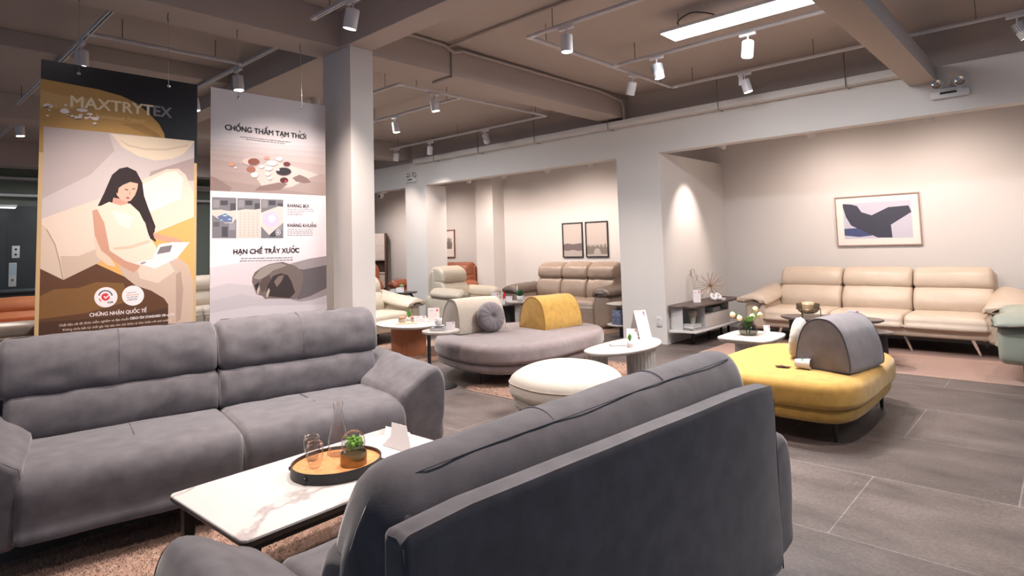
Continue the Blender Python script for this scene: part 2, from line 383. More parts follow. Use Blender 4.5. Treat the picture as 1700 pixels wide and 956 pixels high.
# ------------------------------------------------------------------ track lighting
def track(p0, p1, label, hangers=()):
    a, b = Vector(p0), Vector(p1); mid = (a+b)/2; L = (b-a).length; ang = math.atan2(b.y-a.y, b.x-a.x)
    t = thing('lighting_track', label, 'lighting track', mid, ang, 'ceiling lighting tracks')
    bm = B(); box(bm, -L/2, L/2, -.017, -.006, -.012, .012); box(bm, -L/2, L/2, .006, .017, -.012, .012); box(bm, -L/2, L/2, -.017, .017, .008, .016)
    obj('track_rail', bm, 'lampw', t, False)
    bm = B(); box(bm, -L/2, L/2, -.0055, .0055, -.004, .0075); obj('track_slot', bm, 'black', t, False)
    bm = B(); box(bm, -L/2-.02, -L/2+.05, -.022, .022, -.014, .014, .003); obj('end_connector', bm, 'lampw', t)
    n = max(2, int(L/1.2))
    for k in range(n):
        x = -L/2+.25+(L-.5)*k/(n-1); bm = B(); tube(bm, [(x, 0, .016), (x, 0, .19)], .004, 5); obj('hanger_rod', bm, 'edge', t)
Z3 = 3.3
track((-3.53, 4.12, Z3), (-3.53, 6.8, Z3), 'lighting track joining three rails in front of the air duct')
track((-3.5, 4.12, Z3), (-.2, 4.12, Z3), 'lighting track carrying the lamp nearest the conduit branch')
track((-3.5, 5.5, Z3), (.8, 5.5, Z3), 'lighting track passing behind the bright ceiling panel')
track((-3.5, 6.82, Z3), (2.5, 6.82, Z3), 'lighting track closest to the bay lintel under the air duct')
track((-5.6, 4.2, Z3), (-5.6, 6.88, Z3), 'lighting track beyond the column beam, joining three rails')
track((-5.63, 4.2, Z3), (-9.4, 4.2, Z3), 'lighting track running back from the column in the far zone')
track((-5.63, 5.17, Z3), (-9.4, 5.17, Z3), 'middle lighting track in the far zone beside the lintel')
track((-5.63, 6.88, Z3), (-9.5, 6.88, Z3), 'far zone lighting track closest to the lintel')
track((-6.02, 1.27, Z3), (-6.02, 2.56, Z3), 'short lighting track above the two hanging banners')
track((-5.05, 1.27, Z3), (-9.4, 1.27, Z3), 'lighting track crossing above the mustard banner')
track((-5.05, 2.58, Z3), (-9.4, 2.58, Z3), 'lighting track crossing above the white banner')
track((-4.43, 2.47, Z3), (-1.2, 2.47, Z3), 'lighting track ending just before the column')
track((-10.2, 1.42, Z3), (-13.4, 1.42, Z3), 'distant lighting track toward the lift lobby')

def spot(loc, tx, ty, label, along='x', style='can', power=None, rot=0, on=True, colr=None, group='track spotlights', cone=92):
    """ track spotlight hanging under a track; the can leans toward (tx, ty) """
    t = thing('track_spotlight', label, 'spotlight', loc, rot, group)
    bm = B()
    if along == 'x': box(bm, -.075, .075, -.017, .017, -.045, -.012, .003)
    else: box(bm, -.017, .017, -.075, .075, -.045, -.012, .003)
    obj('adapter', bm, 'lampw', t)
    bm = B(); tube(bm, [(0, 0, -.045), (0, 0, -.10)], .008, 8); obj('stem', bm, 'lampw', t)
    mt = Matrix.Translation((0, 0, -.10)) @ Matrix.Rotation(ty, 4, 'X') @ Matrix.Rotation(tx, 4, 'Y')
    bm = B()
    vs = lathe(bm, [(0, .005), (.047, .005), (.052, .0), (.052, -.145), (.047, -.145), (.045, -.136), (0, -.136)], n=24, cap=False)
    bmesh.ops.transform(bm, matrix=mt, verts=vs); fix(bm); can = obj('lamp_can', bm, 'lampw', t)
    if style == 'fin':
        bm = B()
        for k in range(20):
            a = 2*PI*k/20; m2 = mt @ Matrix.Rotation(a, 4, 'Z'); box(bm, .050, .058, -.002, .002, -.075, .0, mtx=m2)
        obj('heat_sink', bm, 'heatsink', t)
    if style == 'box':
        bm = B(); box(bm, -.05, .0, -.05, -.02, -.16, -.03, .004); obj('driver_box', bm, 'lampw', t)
    bm = B(); vs = lathe(bm, [(0, -.141), (.044, -.141), (.044, -.137), (0, -.137)], n=24, cap=False); bmesh.ops.transform(bm, matrix=mt, verts=vs); fix(bm)
    obj('lens', bm, 'bulb' if on else 'white', t)
    if on:
        l = bpy.data.lights.new('bulb', 'SPOT'); l.energy = power or SPOT_W; l.color = colr or SPOT_COL; l.spot_size = math.radians(cone); l.spot_blend = .9; l.shadow_soft_size = .035
        lo = bpy.data.objects.new('bulb', l); COL.objects.link(lo); lo.parent = t; lo.matrix_local = mt @ Matrix.Translation((0, 0, -.155))
    return t
R = math.radians
spot((-3.1, 4.12, Z3), 0, 0, 'white cylindrical spotlight on the track nearest the conduit branch')
spot((-3.0, 5.5, Z3), R(-8), R(5), 'finned spotlight just beyond the pale ceiling panel', style='fin')
spot((-3.53, 5.9, Z3), R(22), R(8), 'spotlight tilted sideways on the short cross track', along='y')
spot((-2.06, 5.5, Z3), R(4), R(-6), 'white spotlight between the ceiling panel and the air duct')
spot((-2.62, 6.82, Z3), R(-12), R(6), 'boxy spotlight on the track closest to the lintel', style='box')
spot((-.22, 6.82, Z3), R(-24), R(12), 'finned spotlight by the emergency lamps', style='fin')
spot((-5.6, 4.72, Z3), R(-4), R(6), 'spotlight just past the column on the far zone cross track', along='y')
spot((-7.0, 5.17, Z3), R(-4), R(5), 'spotlight on the middle far zone track', )
spot((-6.9, 6.88, Z3), R(20), R(40), 'unlit spotlight turned toward the bay lintel', on=False, style='fin')
spot((-8.3, 6.88, Z3), R(18), R(10), 'tilted spotlight on the far zone track nearest the lintel', power=80)
spot((-9.3, 6.88, Z3), R(18), R(6), 'tilted spotlight beside the pier with the emergency lamps', power=45)
spot((-6.25, 1.27, Z3), R(-6), R(2), 'spotlight behind the top edge of the mustard banner', power=90)
spot((-6.15, 2.58, Z3), R(-6), R(2), 'spotlight behind the top edge of the white banner', power=90)
spot((-7.35, 2.58, Z3), R(-4), R(8), 'spotlight seen in the gap between the two banners', power=90)
spot((-10.3, 1.42, Z3), R(-4), R(4), 'distant spotlight beyond the mustard banner')
spot((-3.85, 2.47, Z3), R(13), R(-4), 'spotlight in front of the beam next to the column')
spot((-3.0, 2.47, Z3), R(0), R(0), 'added unseen spotlight out over the coffee table group', power=130)  # extra lamp outside the view, added to light the coffee table group
spot((-3.7, 1.0, Z3), R(11), R(8), 'added unseen spotlight above the grey sofa by the banners', power=140)  # extra lamp out of view, tilted to brighten the banners and column
track((-3.9, 1.0, Z3), (-.9, 1.0, Z3), 'added unseen lighting track over the marble table')  # unseen rail added to carry the extra lamps
spot((-2.9, 1.0, Z3), R(0), R(0), 'added unseen spotlight above the marble coffee table', power=100)  # unseen lamp added to brighten the marble top
spot((-1.35, 1.0, Z3), 0, 0, 'added unseen spotlight straight above the sofa seen from behind', power=110)  # out of view, added so the top of the back cushion catches light
spot((-1.3, 2.47, Z3), 0, 0, 'added unseen spotlight at the free end of the track before the column', power=110)  # second unseen lamp added to light that sofa from above
spot((-.45, 4.12, Z3), R(0), R(-4), 'added unseen spotlight above the open stone floor')  # extra light added beyond the edge of the view
# led panels
def panel(cx, cy, w, d, z, label, e=60, wires=True):
    t = thing('ceiling_light_panel', label, 'ceiling light', (cx, cy, z), 0, 'rectangular ceiling panels')
    bm = B(); box(bm, -w/2, w/2, -d/2, d/2, .002, .03, .003); obj('panel_frame', bm, 'lampw', t)
    bm = B(); box(bm, -w/2+.012, w/2-.012, -d/2+.012, d/2-.012, -.002, .004); obj('diffuser', bm, 'led', t, False)
    for sx in (-1, 1):
        bm = B(); tube(bm, [(sx*(w/2-.12), 0, .03), (sx*(w/2-.12), 0, 3.49-z)], .003, 5); obj('suspension_wire', bm, 'edge', t)
    bm = B(); tube(bm, spline([(-w/2+.2, .05, .03), (-w/2+.1, .02, .12), (-w/2+.25, 0, .17), (-w/2+.45, 0, .1), (-w/2+.5, .02, .03)], 5, False), .006, 6); obj('power_cable', bm, 'black', t)
    l = bpy.data.lights.new('panel_light', 'AREA'); l.shape = 'RECTANGLE'; l.size = w-.03; l.size_y = d-.03; l.energy = e; l.color = (.90, .95, 1)
    lo = bpy.data.objects.new('panel_light', l); COL.objects.link(lo); lo.parent = t; lo.location = (0, 0, -.01)
panel(-2.0, 5.08, 1.3, .3, 3.29, 'bright long ceiling panel beside the air duct')
panel(-7.75, 4.75, .6, .3, 3.29, 'ceiling panel half hidden behind the white column')
panel(1.9, 4.6, 1.3, .3, 3.29, 'added unseen ceiling panel over the far right walkway', e=25)  # unseen panel added right of the view as extra light
panel(-12.0, 3.6, 1.3, .3, 3.29, 'ceiling panel near the green partition', e=50)
t = thing('tube_light', 'bright tube light reflected near the lift lobby ceiling', 'ceiling light', (-14.6, 1.2, 2.38))
bm = B(); box(bm, -.06, .06, -.5, .8, .0, .05, .004); obj('housing', bm, 'lampw', t)
bm = B(); box(bm, -.05, .05, -.48, .78, -.012, .0); obj('diffuser', bm, 'led2', t)
for x_ in (0,):
    bm = B(); tube(bm, [(0, 0, .05), (0, 0, 1.11)], .005, 5); obj('hanger_rod', bm, 'edge', t)
# spotlights of the bays
bay = thing('lighting_track', 'lighting track hidden above the lintel inside the right bay', 'lighting track', (-1, 8.15, 2.89), 0, 'ceiling lighting tracks')
bm = B(); box(bm, -2.9, 3.3, -.017, .017, -.012, .11); obj('track_rail', bm, 'lampw', bay, False)
bay = thing('lighting_track', 'lighting track hidden above the lintel inside the middle bays', 'lighting track', (-9, 8.15, 2.89), 0, 'ceiling lighting tracks')
bm = B(); box(bm, -4.7, 4.1, -.017, .017, -.012, .11); obj('track_rail', bm, 'lampw', bay, False)
for x, tx, ty, lab in ((-3.45, 24, 0, 'spotlight in the right bay above the television cabinet'), (-2.35, 0, 34, 'white spotlight aimed at the wall left of the abstract print'),
                       (-1.1, 0, 34, 'white spotlight aimed at the wall right of the abstract print'), (.6, 0, 20, 'spotlight in the right bay over the grey green armchair'),
                       (-5.75, 0, 24, 'spotlight in the middle bay nearest the partition'), (-6.7, 0, 30, 'spotlight in the middle bay aimed between the landscape prints'),
                       (-7.75, 0, 24, 'spotlight in the middle bay above the fire extinguishers'), (-8.7, 10, 24, 'spotlight in the middle bay beside the pilaster'),
                       (-10.6, 0, 26, 'spotlight in the far bay above the brown sofa'), (-12.4, 0, 26, 'spotlight in the far bay over the orange armchair')):
    spot((x, 8.15, 2.89), R(tx), R(ty), lab, power=BAY_W*(1.5 if tx > 20 else 1), colr=BAY_COL, group='bay spotlights', cone=62 if tx > 20 else 142)

# ------------------------------------------------------------------ emergency lights, detector, camera, outlets
def emergency(loc, rz, label):
    t = thing('emergency_light', label, 'emergency light', loc, rz, 'twin head emergency lights')
    bm = B(); box(bm, -.16, .16, -.05, 0, -.05, .03, .012); obj('battery_box', bm, 'white', t)
    bm = B(); box(bm, -.13, .10, -.04, -.01, .03, .05, .004); obj('bracket', bm, 'white', t)
    bm = B(); box(bm, -.08, .06, -.053, -.05, -.01, .012); obj('display', bm, 'black', t)
    for sx in (-.10, .09):
        mt = Matrix.Translation((sx, -.03, .10)) @ Matrix.Rotation(PI/2, 4, 'X')
        bm = B(); v = lathe(bm, [(0, -.03), (.035, -.03), (.052, -.005), (.055, .02), (.048, .022), (.044, .012)], n=24, cap=False); bmesh.ops.transform(bm, matrix=mt, verts=v); fix(bm)
        h = obj('lamp_head', bm, 'white', t)
        bm = B(); v = lathe(bm, [(.044, .012), (.03, .004), (.012, .0), (0, .006)], n=20, cap=False); bmesh.ops.transform(bm, matrix=mt, verts=v); fix(bm); obj('reflector', bm, 'chrome', h)
emergency((-.8, 7.44, 2.8), 0, 'white twin head emergency light on the lintel beside the air duct')
emergency((-9.55, 7.44, 2.75), 0, 'white twin head emergency light high on the far pier')
t = thing('smoke_detector', 'round white smoke detector on the ceiling beside the column', 'smoke detector', (-7.5, 4.2, 3.40))
bm = B(); lathe(bm, [(.05, -.035), (.058, -.01), (.06, .03)], n=24); obj('detector_body', bm, 'white', t)
bm = B(); lathe(bm, [(.062, .03), (.065, .09)], n=24); obj('mounting_base', bm, 'white', t)
t = thing('security_camera', 'small white dome camera under the lintel in the far bay', 'camera', (-11.0, 7.7, 2.50))
bm = B(); lathe(bm, [(.03, 0), (.06, .03), (.065, .09), (.065, .11)], n=20); obj('camera_body', bm, 'white', t)
bm = B(); box(bm, -.1, .1, -.06, .1, .11, .49, .004); obj('mount', bm, 'white', t)
bm = B(); bmesh.ops.create_uvsphere(bm, u_segments=14, v_segments=8, radius=.028, matrix=Matrix.Translation((.02, -.045, .04))); obj('camera_lens', bm, 'black', t)
t = thing('wall_outlet', 'white double power outlet low on the pillar beside the television cabinet', 'outlet', (-4.2, 7.44, .3))
bm = B(); box(bm, -.04, .04, -.012, 0, -.065, .065, .004); obj('plate', bm, 'white', t)
for z in (-.03, .03):
    bm = B(); box(bm, -.018, .018, -.014, -.011, z-.015, z+.015); obj('socket', bm, 'cabin', t)
t = thing('wall_outlet', 'white power outlet with a black plug on the far pier', 'outlet', (-9.72, 7.44, .36))
bm = B(); box(bm, -.04, .04, -.012, 0, -.065, .065, .004); obj('plate', bm, 'white', t)
bm = B(); tube(bm, spline([(0, -.02, 0), (0, -.08, .02), (-.02, -.12, -.05), (-.03, -.12, -.3)], 5, False), .012, 6); obj('plug_and_cord', bm, 'black', t)
# lift lobby
t = thing('lift_call_panel', 'white two button lift indicator on the dark lobby wall', 'lift panel', (-15.14, 2.08, 1.55))
bm = B(); box(bm, 0, .015, -.06, .06, -.12, .12, .004); obj('plate', bm, 'white', t)
for z in (-.05, .05):
    bm = B(); box(bm, .015, .022, -.018, .018, z-.018, z+.018, .003); obj('button', bm, 'black', t)
t = thing('lift_call_panel', 'tall lift call plate with a pale screen below the indicator', 'lift panel', (-15.14, 2.04, 1.12))
bm = B(); box(bm, 0, .015, -.06, .06, -.24, .22, .004); obj('plate', bm, 'cabin', t)
bm = B(); box(bm, .015, .018, -.05, .05, -.02, .2); obj('screen', bm, 'screen', t)
bm = B(); box(bm, .015, .02, -.02, .02, -.14, -.09); obj('button', bm, 'edge', t)
bm = B(); box(bm, -15.14, -15.11, -1.0, 1.93, 0, 1.98, .004); o = struct('door_1', bm, 'steel')
bm = B(); box(bm, -15.2, -15.14, 4.6, 4.68, 0, 2.95); box(bm, -15.2, -15.14, 4.6, 7.2, 2.9, 2.98); box(bm, -15.2, -15.14, 7.1, 7.2, 0, 2.95); struct('window_1', bm, 'white')
bm = B(); box(bm, -15.19, -15.16, 4.7, 7.1, 0, 2.9); struct('window_2', bm, 'green')
t = thing('railing_wall', 'low dark topped partition behind the orange sofa', 'partition', (-13.2, 1.4, 0))
bm = B(); box(bm, -.05, .05, -2.6, 2.1, 0, .83); obj('panel', bm, 'blackwood', t, False)
bm = B(); box(bm, -.1, .1, -2.65, 2.15, .83, .9, .01); obj('top_rail', bm, 'steel', t)

# ================================================================== SOFAS
def clos(pts, n=5): return spline(V2(pts), n)
def chrome_leg(t, x, y, h=.15, sx=1, sy=-1, mname='chrome'):
    bm = B(); box(bm, -.018, .018, -.005, .005, 0, h, .002, mtx=Matrix.Translation((x, y, 0)) @ Matrix.Rotation(sy*R(-8), 4, 'X'))
    box(bm, x-.018, x+.018, min(y, y-sy*.16), max(y, y-sy*.16), h-.012, h, .002); obj('leg', bm, mname, t)
def flare_leg(t, x, y, h, s, mname='chrome'):
    bm = B()
    prof = [(0, 0), (.02, 0), (.10, h-.02), (.26, h-.02), (.26, h), (.07, h)]
    a = [bm.verts.new((x+s*p[0], y-.014, p[1])) for p in prof]; b = [bm.verts.new((x+s*p[0], y+.014, p[1])) for p in prof]
    bm.faces.new(a); bm.faces.new(list(reversed(b)))
    for i in range(len(prof)): j = (i+1) % len(prof); bm.faces.new((a[i], b[i], b[j], a[j]))
    fix(bm); obj('leg', bm, mname, t, False)
def grey_sofa(label, loc, rz, wi, n=2, seed=0, rear=False):
    t = thing('sofa', label, 'sofa', loc, rz, 'grey suede sofas'); fy = .15 if rear else 0; J = wi/2-.09; ph = .838 if rear else .86
    bm = B(); box(bm, -J, J, -.42+fy, .44, .15, .24, .02); obj('base_frame', bm, 'grey', t)
    m = 2*J/n
    for k in range(n):
        x0, x1 = -J+k*m, -J+(k+1)*m
        bm = B(); sweep(bm, clos([(-.49+fy, .165), (-.525+fy, .23), (-.53+fy, .35), (-.505+fy, .425), (-.44+fy, .462), (-.2+fy, .475), (.2, .46), (.30, .40), (.30, .17)]), x0+.003, x1-.003, .035, .006, 12, 60, .006, seed+k); s_ = obj('seat_cushion', bm, 'grey', t, auto=False)
        bm = B(); tube(bm, spline([((x0+x1)/2, y, z) for y, z in ((-.22+fy, .482), (-.10, .482), (.0, .480), (.08, .477))], 4, False), .0022, 5); obj('seam', bm, 'greyseam', s_)
    m = (wi-.02)/n
    for k in range(n):
        x0, x1 = -wi/2+.01+k*m, -wi/2+.01+(k+1)*m
        bm = B(); sweep(bm, clos([(.13, .44), (.093, .475), (.088, .56), (.11, .645), (.145, .685), (.22, .705), (.32, .70), (.38, .6), (.36, .45), (.25, .42)]), x0+.003, x1-.003, .038, .004, 14, 50, .010, seed+k+3); obj('lumbar_cushion', bm, 'grey', t, auto=False)
    m = wi/n
    heads = [(-wi/2, wi/2)] if rear else [(-wi/2+k*m, -wi/2+(k+1)*m) for k in range(n)]
    for k, (x0, x1) in enumerate(heads):
        H = [(.15, .50), (.115, .60), (.13, .72), (.17, .82), (.225, .90), (.29, .943), (.345, .952), (.395, .93), (.432, .87), (.445, .78), (.42, .62), (.30, .50)] if rear else [(.165, .68), (.132, .705), (.127, .77), (.148, .86), (.19, .925), (.25, .962), (.325, .972), (.39, .95), (.425, .87), (.44, .77), (.40, .69), (.28, .675)]
        C = clos(H, 8); first, last = k == 0, k == len(heads)-1; ex_ = -.02 if rear else .02
        r_ = .09 if rear else .042; xa, xb = x0-(ex_ if first else -.003), x1+(ex_ if last else -.003)
        bm = B(); sweep(bm, C, xa, xb, r_, .004, 26, 76, .004 if rear else .009, seed+k+7, capp=.02 if rear else 0); h_ = obj('headrest_cushion', bm, 'grey', t, auto=False)
        bm = B(); ry, rz_ = (.402, .929) if rear else (.372, .9655)
        ry, rz_ = min(inset(resample(C, 140), -.0065), key=lambda p: (p.x-ry)**2+(p.y-rz_)**2)
        tube(bm, spline([(xa+r_*.4, ry-.05, rz_-.055), (xa+r_*.8, ry-.015, rz_-.012)]+[(x, ry+.003*math.sin(x*9), rz_) for x in [xa+r_*1.3+(xb-xa-2.6*r_)*i/16 for i in range(17)]]+[(xb-r_*.8, ry-.015, rz_-.012), (xb-r_*.4, ry-.05, rz_-.055)], 2, False), .0020, 6)
        O = inset(resample(C, 90), -.0055)
        tops = [p for p in O if p.y > (.80 if rear else .72) and p.x < ry+.0]; tops.sort(key=lambda p: math.atan2(p.y-.80, p.x-.30))
        for xs in ([xa+(xb-xa)/3, xa+(xb-xa)*2/3] if rear else [(x0+x1)/2]): tube(bm, [(xs, p.x, p.y) for p in tops], .0022, 5)
        I = inset(resample(C, 90), .018)
        for e, sg, use in ((xa, 1, first), (xb, -1, last)):
            if use: tube(bm, [(e+sg*.042, p.x, p.y) for p in I], .0026, 5, closed=True)
        sm_ = obj('seam', bm, 'greyseam', h_)
        if rear:      # the long cushion sags toward one end
            for o_ in (h_, sm_):
                for v in o_.data.vertices: v.co.z -= .042*max(0, (v.co.x+wi/2)/wi)**1.3*max(0, (v.co.z-.5)/.45)
    bm = B(); box(bm, -wi/2+.05, wi/2-.05, .24, .44, .17, ph, .035, seg=3); obj('back_core', bm, 'grey', t)
    bm = B(); P = clos([(.44, .15), (.437, .5), (.437, ph-.03), (.455, ph-.003), (.495, ph-.003), (.522, ph-.03), (.522, .5), (.52, .15)])
    sweep(bm, P, -wi/2, wi/2, .016, 0, 10, 70, .002, seed+11, ax=lambda x, a_, b_: (x, a_, b_-(.018*max(0, (abs(x)-wi/2+.07)/.07)**2 if b_ > .5 else 0))); bp = obj('back_panel', bm, 'grey', t)
    xx = wi/2-.003
    for s in (-1, 1):
        bm = B(); tube(bm, [(s*xx, .519, z) for z in (.14, .4, .7, ph-.075)]+[(s*xx, .512, ph-.036), (s*xx, .49, ph-.022), (s*xx, .455, ph-.026)], .0025, 5); obj('seam', bm, 'greyseam', bp)
    for s in (-1, 1):
        P = clos([(-.03, .165), (-.03, .45), (.0, .505), (.09, .565), (.17, .615), (.225, .628), (.265, .60), (.288, .53), (.292, .42), (.275, .28), (.245, .16)])
        bm = B(); sweep(bm, P, -.50+fy*.6, .49, .035, .004, 16, 64, .008, seed+20+s, ax=lambda x, a, b, s=s: (s*(J+a+(.04 if rear else 0)-.03*(x+.5)), x, b-(.03*b/.6 if rear else 0)+((0 if rear else .14)*(x+.5-fy)*max(0, b-.3)))); a_ = obj('arm', bm, 'grey', t, auto=False)
        bm = B(); fr = inset(P, .010); tube(bm, [(s*(J+p.x+(.04 if rear else 0)), -.488+fy*.6, p.y*(.95 if rear else 1)) for p in fr], .0018, 6, closed=True); obj('seam', bm, 'greyseam', a_)
    for x in (-1, 1):
        for y, sy in ((-.38+fy, -1), (.36, 1)): chrome_leg(t, x*(wi/2+.10), y, .168, x, sy)
    return t
th = math.atan2(2.09, .38)
grey_sofa('grey suede two seat sofa in front of the hanging banners, facing the marble table', (-3.76, 1.5, 0), th, 2.06, 2, 1)
grey_sofa('grey suede sofa seen from behind, its back panel toward the viewer', (-1.47, 1.63, 0), R(-94), 1.69, 2, 31, rear=True)
bm = B(); box(bm, -.001, .001, -.012, .012, -.02, .02)

def leather_sofa(label, cat, loc, rz, wi, n, m, arm='wing', D=1.0, top=.96, leg='flare', group=None, seed=0, name='leather_sofa', base_z=.2, armw=.25, edge='edge', seat=.45, headless=False):
    t = thing(name, label, cat, loc, rz, group); f = -D/2; k_ = top/.96
    bm = B(); box(bm, -wi/2-.04, wi/2+.04, f+.03, D/2-.04, base_z, .32, .03, seg=3); obj('base_frame', bm, m, t)
    w = wi/n
    for k in range(n):
        x0, x1 = -wi/2+k*w+.004, -wi/2+(k+1)*w-.004
        bm = B(); sweep(bm, clos([(f+.02, .30), (f-.005, .34), (f, seat-.05), (f+.05, seat-.01), (f+.2, seat), (.1, seat-.005), (D/2-.22, seat-.02), (D/2-.22, .30)]), x0, x1, .04, .008, 10, 50, .005, seed+k); obj('seat_cushion', bm, m, t, auto=False)
        if arm == 'pillow':
            bm = B(); sweep(bm, clos([(f-.01, base_z-.08), (f-.03, .22), (f-.02, .32), (f+.04, .34), (f+.1, .3), (f+.08, base_z-.08)]), x0, x1, .03, .004, 8, 40, .004, seed+k+2); obj('footrest', bm, m, t, auto=False)
        yb = D/2
        bm = B(); sweep(bm, clos([(yb-.40, seat-.04), (yb-.44, .52), (yb-.41, .62*k_), (yb-.33, .715*k_), (yb-.25, .735*k_), (yb-.12, .72*k_), (yb-.12, .45), (yb-.25, seat-.06)]), x0, x1, .05, .012, 10, 50, .006, seed+k+4); obj('back_cushion', bm, m, t, auto=False)
        fat = .045 if arm == 'pillow' else .0
        bm = B(); sweep(bm, clos([(yb-.31-fat, .725*k_), (yb-.335-fat, .79*k_), (yb-.30-fat, .89*k_), (yb-.22, .955*k_), (yb-.13, .965*k_), (yb-.06, .93*k_), (yb-.03, .82*k_), (yb-.08, .73*k_), (yb-.2, .71*k_)]), x0, x1, .055, .012, 10, 56, .006, seed+k+9); obj('headrest_cushion', bm, m, t, auto=False)
    bm = B(); sweep(bm, clos([(yb-.16, base_z), (yb-.16, .5), (yb-.14, .88*k_), (yb-.06, .90*k_), (yb-.0, .75*k_), (yb, .4), (yb-.03, base_z)]), -wi/2-.02, wi/2+.02, .05, 0, 8, 50, .003, seed+17); obj('back_shell', bm, m, t, auto=False)
    for s in (-1, 1):
        if arm == 'wing':
            P = clos([(-.02, base_z-.01), (-.02, .50), (.06, .53), (armw*.75, .50), (armw*.82, .38), (armw*.7, base_z)])
            bm = B(); sweep(bm, P, f+.0, D/2-.06, .05, .004, 10, 44, .004, seed+23, ax=lambda x, a, b, s=s: (s*(wi/2+a), x, b)); ar = obj('arm', bm, m, t, auto=False)
            Q = clos([(-.05, .50), (-.03, .57), (.05, .625), (.15, .63), (armw*.95, .585), (armw*1.08, .535), (armw*.98, .52), (.08, .515)])
            bm = B(); sweep(bm, Q, f-.03, D/2-.12, .07, .006, 12, 48, .005, seed+29, ax=lambda x, a, b, s=s: (s*(wi/2+a*(1.12-.25*(x-f)/D)), x, b+.14*max(0, (x-f)/D)**1.6)); pd = obj('arm_pad', bm, m, ar, auto=False)
            bm = B(); tube(bm, [(s*(wi/2+a*(1.13-.25*(x-f)/D)), x, b+.14*max(0, (x-f)/D)**1.6) for x, a, b in ((D/2-.2, armw*1.08, .53), (0, armw*1.09, .53), (f+.12, armw*1.08, .53), (f+.0, armw*.95, .525), (f-.035, armw*.6, .52), (f-.035, .02, .51))], .009, 6); obj('piping', bm, edge, ar)
        else:
            P = clos([(-.01, .06), (-.01, .50), (.08, .56), (armw*.85, .54), (armw, .40), (armw*1.02, .2), (armw*.9, .06)])
            bm = B(); sweep(bm, P, f+.0, D/2-.10, .06, .008, 10, 44, .006, seed+23, ax=lambda x, a, b, s=s: (s*(wi/2+a), x, b)); ar = obj('arm', bm, m, t, auto=False)
            Q = clos([(-.03, .53), (-.01, .61), (.08, .665), (armw*.7, .655), (armw*1.08, .60), (armw*1.1, .54), (armw*.8, .51), (.05, .505)])
            bm = B(); sweep(bm, Q, f-.04, D/2-.22, .09, .012, 12, 48, .008, seed+29, ax=lambda x, a, b, s=s: (s*(wi/2+a), x, b+.03*(x-f))); obj('arm_pad', bm, m if edge == 'edge' else edge, ar, auto=False)
    if leg == 'flare':
        for x in ([-wi/2+.1, -wi/2+w-.06, wi/2-w+.06, wi/2-.1] if n > 1 else [-wi/2+.05, wi/2-.05]):
            flare_leg(t, x, f+.17, base_z+.02, 1 if x < 0 else -1)
        for x in (-1, 1): flare_leg(t, x*(wi/2-.1), D/2-.2, base_z+.02, -x)
    elif leg == 'foot':
        for x in (-1, 1):
            for y in (f+.12, D/2-.15):
                bm = B(); box(bm, x*(wi/2)-.03, x*(wi/2)+.03, y-.03, y+.03, 0, max(.06, base_z), .004); obj('foot', bm, 'black', t)
    return t
# right bay
leather_sofa('cream leather three seat sofa under the abstract print', 'sofa', (-1.92, 8.85, 0), 0, 2.42, 3, 'creaml', D=1.06, top=.955, armw=.3, group='leather sofas')
leather_sofa('grey green leather armchair with pale seat at the edge of the rug', 'armchair', (-.08, 7.62, 0), R(-90), .62, 1, 'mint', D=.98, armw=.2, name='leather_armchair', top=.88)
# middle bay
leather_sofa('taupe leather three seat recliner sofa below the two landscape prints', 'sofa', (-6.62, 8.62, 0), 0, 1.72, 3, 'taupe', arm='pillow', D=1.0, top=1.04, leg='foot', base_z=.1, armw=.3, edge='taupedk', group='leather sofas', name='recliner_sofa', seed=50)
rec = leather_sofa('ivory leather recliner armchair standing in front of the pier', 'armchair', (-8.05, 7.3, 0), R(92), .62, 1, 'creaml2', arm='pillow', D=.98, top=1.04, leg='foot', base_z=.1, armw=.2, name='recliner_armchair', seed=61)
bm = B(); box(bm, -.045, .045, -.006, .004, -.022, .022, .004, mtx=Matrix.Translation((.525, -.05, .40)) @ Matrix.Rotation(PI/2, 4, 'Z')); o = obj('control_switch', bm, 'black', rec)
leather_sofa('cream leather sofa half hidden behind the white column', 'sofa', (-7.95, 4.78, 0), R(90), 1.85, 3, 'creaml2', D=1.04, top=.95, armw=.25, group='leather sofas', seed=70, leg='foot', base_z=.16)
leather_sofa('rust brown leather sofa behind the ivory recliner, below the two botanical prints', 'sofa', (-10.45, 8.75, 0), 0, 1.75, 3, 'brown', arm='pillow', D=.95, top=1.04, leg='foot', base_z=.1, armw=.25, group='leather sofas', seed=80)
leather_sofa('orange leather armchair next to the far bookshelf', 'armchair', (-12.75, 8.2, 0), R(25), .7, 1, 'orange', arm='pillow', D=.95, top=1.02, leg='foot', base_z=.1, armw=.2, name='leather_armchair', seed=90)
# far left
leather_sofa('bright orange leather sofa behind the mustard banner', 'sofa', (-11.9, 1.0, 0), R(90), 2.2, 2, 'orange', D=1.0, top=.80, armw=.25, group='leather sofas', seed=100, leg='foot', base_z=.14)
leather_sofa('tan beige leather sofa seen between the two banners', 'sofa', (-11.9, 4.2, 0), R(90), 1.6, 2, 'creaml', arm='pillow', D=1.0, top=.98, armw=.25, leg='foot', base_z=.1, group='leather sofas', seed=110)
leather_sofa('brown grey leather sofa back rising just behind the grey sofa', 'sofa', (-8.9, .55, 0), R(90), 1.9, 2, 'taupe', D=.95, top=.66, armw=.22, leg='foot', base_z=.1, group='leather sofas', seed=120, seat=.4)

